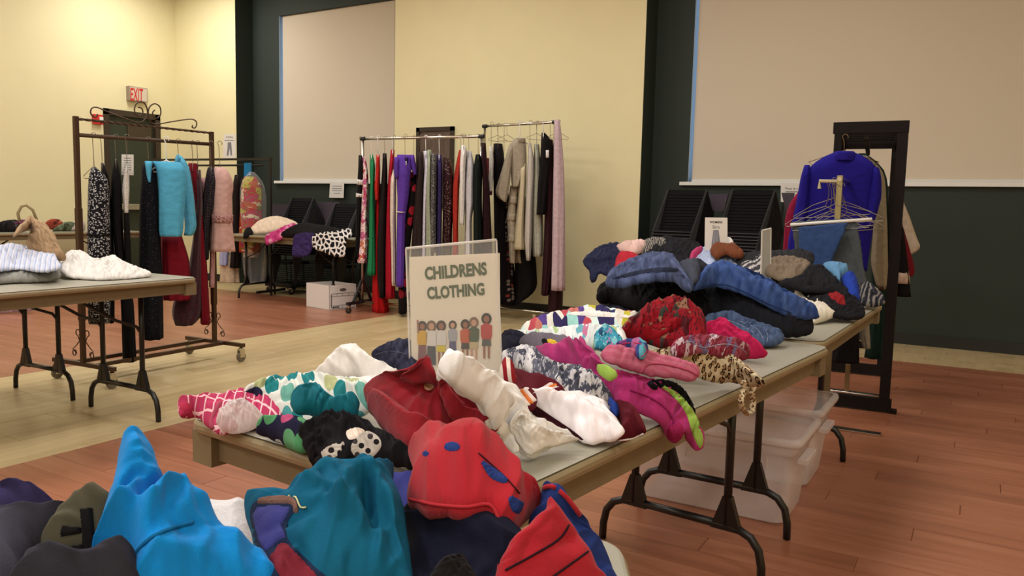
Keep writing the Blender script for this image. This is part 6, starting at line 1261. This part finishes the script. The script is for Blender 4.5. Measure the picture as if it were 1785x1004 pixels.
fa_('pink_top', 'hot pink print top hanging over the front of the small back table', 'top', [(463, 412, Yb(6.47)), (480, 403, Yb(6.52)), (496, 396, Yb(6.6)), (510, 390, Yb(6.7)), (516, 394, Yb(6.66)), (500, 406, Yb(6.5)), (492, 416, Yb(6.46)), (474, 424, Yb(6.44)), (464, 427, Yb(6.44))], cloth('pink_print', 'dots', [(214, 70, 140), (230, 150, 180), (190, 50, 110)], 16), fold=(40, .08, .012), seed=202, thick=.02)
fa_('black_sweater', 'black sweater heaped across the middle of the small back table', 'sweater', [(490, 408, Yb(6.46)), (510, 396, Yb(6.55)), (530, 390, Yb(6.7)), (560, 394, Yb(6.75)), (590, 400, Yb(6.75)), (600, 408, Yb(6.6)), (560, 412, Yb(6.5)), (520, 412, Yb(6.46)), (498, 414, Yb(6.45))], mblk, fold=(10, .1, .016), seed=203, thick=.04, R=.08)
fa_('purple_skirt', 'dark purple garment hanging down the front of the small back table', 'skirt', [(515, 410, Yb(6.44)), (540, 406, Yb(6.46)), (552, 412, Yb(6.45)), (546, 430, Yb(6.43)), (536, 446, Yb(6.42)), (512, 448, Yb(6.42)), (510, 430, Yb(6.43))], C('dark_purple', (54, 40, 86)), fold=(85, .1, .012), seed=204, thick=.02)
fa_('zebra_top', 'black garment with white star pattern draped over the small back table', 'top', [(545, 412, Yb(6.43)), (560, 406, Yb(6.46)), (585, 404, Yb(6.5)), (605, 399, Yb(6.6)), (615, 402, Yb(6.6)), (612, 412, Yb(6.5)), (604, 420, Yb(6.45)), (600, 446, Yb(6.41)), (580, 446, Yb(6.41)), (560, 438, Yb(6.41)), (546, 432, Yb(6.41))], cloth('zebra', 'edges', [(22, 20, 24), (220, 214, 208)], 20, thr=.55), fold=(85, .1, .014), seed=205, thick=.02)

# ------------------------------------------------------------------ nearest table
TF = .735
def nr(name, label, cat, loop, mat, **k):
    k.setdefault('zmin', TF+.001); k.setdefault('dens', 2.0); return pile(name, label, cat, loop, mat, **k)
nr('purple_top', 'dark indigo knit top at the left edge of the nearest table', 'top', [(-60, 870, .82), (-20, 856, .84), (20, 851, .85), (58, 854, .85), (82, 866, .845), (108, 890, .83), (90, 910, .82), (40, 920, .815), (-60, 940, .81)], C('indigo', (52, 46, 84), bump=.5), dome=.02, fold=(-20, .09, .008), seed=210, thick=.02)
nr('slate_sweatshirt', 'slate grey sweatshirt folded over the indigo top in bottom left', 'sweatshirt', [(-60, 915, .84), (0, 900, .86), (50, 890, .87), (95, 888, .87), (122, 896, .86), (105, 925, .85), (80, 950, .84), (55, 985, .83), (30, 1030, .82), (-60, 1040, .82)], C('slate', (62, 62, 74), bump=.4), dome=.02, fold=(-35, .10, .010), seed=211, thick=.02)
ol = nr('olive_trousers', 'olive grey trousers with black stitched straps left of the blue hood', 'trousers', [(74, 955, .84), (95, 925, .86), (125, 898, .88), (160, 872, .90), (186, 860, .905), (200, 870, .90), (192, 905, .88), (180, 940, .86), (170, 975, .84), (120, 985, .83), (84, 980, .83)], C('olive', (84, 82, 68), bump=.3), dome=.02, fold=(-50, .09, .008), seed=212, thick=.018)
mstrap = C('strap_black', (24, 23, 26)); mth = plain('thread_cream', (150, 146, 138), .8)
patch(ol, 'strap', [(141, 888), (162, 886), (165, 925), (166, 965), (146, 966), (145, 925)], mstrap, .004)
patch(ol, 'strap', [(112, 918), (143, 920), (142, 930), (106, 936)], mstrap, .005); patch(ol, 'strap', [(92, 963), (125, 953), (150, 950), (150, 966), (118, 972)], mstrap, .006)
for pts in ([(145, 890), (149, 925), (149, 962)], [(159, 889), (161, 925), (162, 962)], [(114, 921), (140, 922)], [(110, 933), (140, 928)]): seam(ol, pts, mth, .0006, 'stitching', .006)
nr('charcoal_sweatpants', 'charcoal sweatpants at the very bottom left', 'trousers', [(20, 1060, .83), (44, 985, .86), (90, 966, .875), (140, 972, .88), (200, 962, .885), (228, 955, .885), (236, 975, .87), (238, 1060, .83)], C('charcoal_sp', (48, 48, 58), bump=.4), dome=.02, fold=(-10, .10, .009), seed=213, thick=.018)
tw = nr('white_towel', 'white terry towel between the blue hood and the teal shirt', 'towel', [(300, 890, .80), (330, 876, .82), (380, 873, .825), (428, 874, .825), (440, 900, .81), (452, 950, .79), (466, 1000, .775), (420, 1000, .775), (350, 950, .79), (300, 920, .79)], C('terry', (210, 208, 210), bump=.9, bsc=260, sheen=.4), dome=.01, fold=(40, .15, .004), seed=214, thick=.012)
mblu = C('hood_blue', (4, 146, 232), bump=.35, bsc=500, sheen=.3)
bh = nr('blue_hoodie', 'bright blue garment with a pointed peak rising in the foreground', 'hoodie', [(164, 975, ('d', 0.735)), (168, 941, ('d', 0.745)), (176, 906, ('d', 0.755)), (188, 872, ('d', 0.765)), (201, 834, ('d', 0.775)), (207, 796, ('d', 0.780)), (214, 771, ('d', 0.785)), (219, 757, ('d', 0.785)), (233, 752, ('d', 0.785)), (247, 757, ('d', 0.785)), (264, 790, ('d', 0.785)), (271, 820, ('d', 0.785)), (278, 852, ('d', 0.785)), (281, 879, ('d', 0.785)), (296, 883, ('d', 0.785)), (316, 885, ('d', 0.785)), (345, 896, ('d', 0.780)), (366, 916, ('d', 0.775)), (388, 944, ('d', 0.760)), (439, 970, ('d', 0.745)), (470, 992, ('d', 0.735)), (482, 1060, ('d', 0.700)), (230, 1060, ('d', 0.690)), (226, 985, ('d', 0.720)), (200, 962, ('d', 0.730))], mblu, steep=.10, jitter=.001, dome=.02, fold=(55, .085, .008), seed=215, dens=3.0, thick=.022, rid=[([(228, 775), (216, 830), (204, 890), (186, 960)], 0.0180, 0.0108), ([(240, 800), (252, 850), (262, 885)], 0.0105, 0.0090), ([(268, 868), (236, 900), (214, 935), (205, 960)], 0.0180, 0.0072), ([(250, 880), (222, 905), (208, 930)], -0.0180, 0.0090), ([(335, 905), (296, 912), (262, 932), (236, 968), (226, 1020)], 0.0270, 0.0090), ([(300, 895), (262, 915), (240, 945)], -0.0210, 0.0090), ([(360, 925), (320, 950), (290, 990)], 0.0150, 0.0144), ([(340, 915), (380, 965), (440, 1010)], 0.0120, 0.0144), ([(225, 830), (245, 822), (258, 832)], -0.0060, 0.0054)])
seam(bh, [(228, 1000), (238, 965), (262, 940), (300, 922), (336, 912)], C('blue_seam', (16, 116, 180)), .0035, 'seam', .004)
purp = nr('periwinkle_shirt', 'periwinkle blue cloth between teal shirt and red fleece', 'shirt', [(675, 835, .80), (700, 828, .81), (735, 826, .82), (745, 850, .81), (735, 885, .80), (712, 905, .79), (690, 870, .79)], C('periwinkle', (58, 62, 140)), dome=.01, fold=(60, .07, .006), seed=216)
mteal = C('teal_jersey', (14, 100, 134), bump=.3, bsc=400)
ts = nr('teal_shirt', 'teal T-shirt with purple and red printed shapes in the foreground centre', 'shirt', [(430, 900, .83), (430, 868, .85), (445, 858, .855), (485, 860, .86), (518, 868, .86), (532, 850, .87), (548, 828, .88), (572, 815, .885), (610, 818, .885), (650, 824, .88), (684, 822, .875), (684, 848, .865), (700, 880, .855), (712, 930, .84), (718, 1000, .82), (718, 1060, .80), (500, 1060, .81), (462, 1010, .82), (442, 950, .82)], mteal, jitter=.0015, dome=.035, fold=(62, .085, .009), seed=217, dens=3.0, thick=.018, rid=[([(570, 822), (545, 860), (534, 905), (545, 950)], 0.0150, 0.0108), ([(630, 870), (606, 905), (592, 950), (600, 1000)], 0.0195, 0.0090), ([(615, 880), (588, 925), (578, 965)], -0.0180, 0.0090), ([(640, 865), (656, 905), (690, 940), (712, 955)], 0.0195, 0.0090), ([(650, 890), (640, 935), (660, 1000)], -0.0195, 0.0099), ([(540, 900), (560, 925), (595, 925)], 0.0120, 0.0072), ([(555, 940), (600, 965), (650, 990)], 0.0120, 0.0090), ([(680, 835), (660, 855), (668, 880)], 0.0150, 0.0090), ([(560, 890), (590, 880)], -0.0090, 0.0090)])
mout = C('print_outline', (26, 38, 64)); mpur = C('print_purple', (70, 70, 142)); mpr = C('print_red', (132, 38, 54)); mbr = C('print_brown', (120, 88, 76))
patch(ts, 'print_outline', [(436, 900), (448, 872), (470, 866), (508, 872), (516, 888), (508, 900), (500, 918), (505, 945), (545, 985), (575, 1020), (490, 1040), (455, 985)], mout, .002)
patch(ts, 'purple_print', [(440, 902), (448, 886), (480, 884), (508, 886), (500, 904), (492, 918), (499, 940), (484, 948), (462, 966), (450, 945)], mpur, .004, label='purple printed patch')
patch(ts, 'brown_print', [(450, 880), (460, 870), (500, 869), (516, 876), (520, 892), (512, 894), (506, 882), (470, 881)], mbr, .005, label='brown printed patch')
patch(ts, 'red_print', [(468, 975), (486, 951), (500, 950), (530, 980), (566, 1020), (500, 1030)], mpr, .004, label='dark red printed patch')
seam(ts, [(504, 868), (516, 870), (524, 888), (534, 888)], plain('thread_yellow', (190, 186, 140), .8), .0016, 'loose_thread', .007)
# red and navy fleece (plain panels)
mrf = C('red_fleece2', (184, 30, 44), bump=.4, bsc=450, sheen=.35); mnf = C('navy_fleece2', (26, 30, 62), bump=.4, bsc=450); mbf = C('blue_fleece', (44, 66, 138), bump=.4, bsc=450)
nb_ = nr('navy_fleece', 'navy fleece garment in shade under the red fleece body', 'jacket', [(704, 905, .82), (720, 878, .845), (780, 872, .86), (860, 880, .865), (900, 915, .86), (925, 960, .84), (900, 1060, .80), (720, 1060, .79), (708, 960, .80)], C('navy_deep', (18, 20, 38), bump=.4), dome=.01, fold=(15, .10, .010), seed=218, thick=.02)
rf = nr('red_fleece', 'bright red and blue fleece garment crossing from middle table to foreground', 'jacket', [(716, 805, .83), (726, 788, .845), (755, 776, .86), (795, 770, .87), (828, 776, .87), (855, 796, .87), (882, 822, .865), (915, 852, .86), (940, 870, .855), (944, 888, .845), (926, 900, .84), (905, 920, .84), (880, 938, .845), (866, 918, .86), (850, 888, .875), (810, 892, .875), (760, 888, .87), (716, 878, .86), (710, 862, .86), (722, 835, .85)], mrf, dome=.03, fold=(45, .10, .009), seed=219, dens=3.0, thick=.024, rid=[([(735, 800), (760, 830), (800, 850), (850, 862)], 0.0180, 0.0162), ([(800, 800), (780, 826), (745, 850)], -0.0150, 0.0090), ([(820, 850), (850, 880), (880, 915)], 0.0120, 0.0090), ([(890, 850), (905, 880), (900, 910)], -0.0120, 0.0072), ([(720, 860), (765, 870), (815, 874)], 0.0090, 0.0072)])
patch(rf, 'blue_spot', circ(788, 780, 14, 7), mbf, .003, label='blue oval spot'); patch(rf, 'blue_spot', circ(742, 792, 6, 4), mbf, .003, label='small blue spot')
patch(rf, 'blue_insert', [(838, 806), (850, 812), (872, 828), (884, 840), (874, 842), (854, 832)], mbf, .004, label='blue slot panel')
patch(rf, 'blue_insert', [(886, 868), (900, 872), (912, 882), (904, 896), (892, 890)], mbf, .004, label='blue slot panel')
seam(rf, [(834, 792), (852, 808), (880, 834), (905, 862)], C('dark_thread', (60, 18, 26)), .0014, 'stitching', .004)
seam(rf, [(714, 872), (760, 882), (812, 886), (852, 882), (868, 906), (882, 930)], C('red_edge2', (196, 50, 60)), .0035, 'hem', .004)
lf_ = nr('blue_fleece', 'blue fleece strip with red edge at the right of the nearest table', 'jacket', [(925, 905, .85), (940, 880, .865), (945, 856, .875), (958, 846, .88), (985, 862, .87), (1006, 890, .855), (1030, 930, .825), (1050, 965, .795), (1068, 1010, .765), (1078, 1060, .745), (1010, 1060, .77), (960, 1000, .80), (925, 950, .82)], mbf, dome=.02, fold=(60, .09, .009), seed=220, thick=.02, zmin=None)
seam(lf_, [(948, 852), (962, 848), (988, 868), (1010, 898)], mrf, .005, 'red_edge', .003)
rp = nr('red_panel_fleece', 'red fleece panel with dark quilted seams at bottom right of the nearest table', 'jacket', [(872, 985, .85), (888, 955, .87), (912, 925, .885), (945, 895, .895), (958, 872, .90), (972, 885, .895), (995, 915, .875), (1020, 950, .85), (1040, 990, .825), (1056, 1060, .79), (870, 1060, .81)], mrf, dome=.02, fold=(55, .14, .006), seed=221, thick=.016, dens=2)
for pts in ([(880, 995), (930, 968), (975, 940), (992, 915)], [(930, 1030), (975, 998), (1025, 962)]): seam(rp, pts, C('seam_black', (34, 16, 26)), .0018, 'quilted_seam', .003)
nr('black_fur_cuff', 'black fuzzy cuff at the bottom edge below the navy fleece', 'trim', [(752, 1040, .86), (762, 990, .885), (790, 976, .89), (820, 985, .885), (830, 1040, .86)], C('fuzzy_black', (30, 28, 30), bump=1, bsc=200), dome=.01, fold=(0, .02, .006), seed=222)
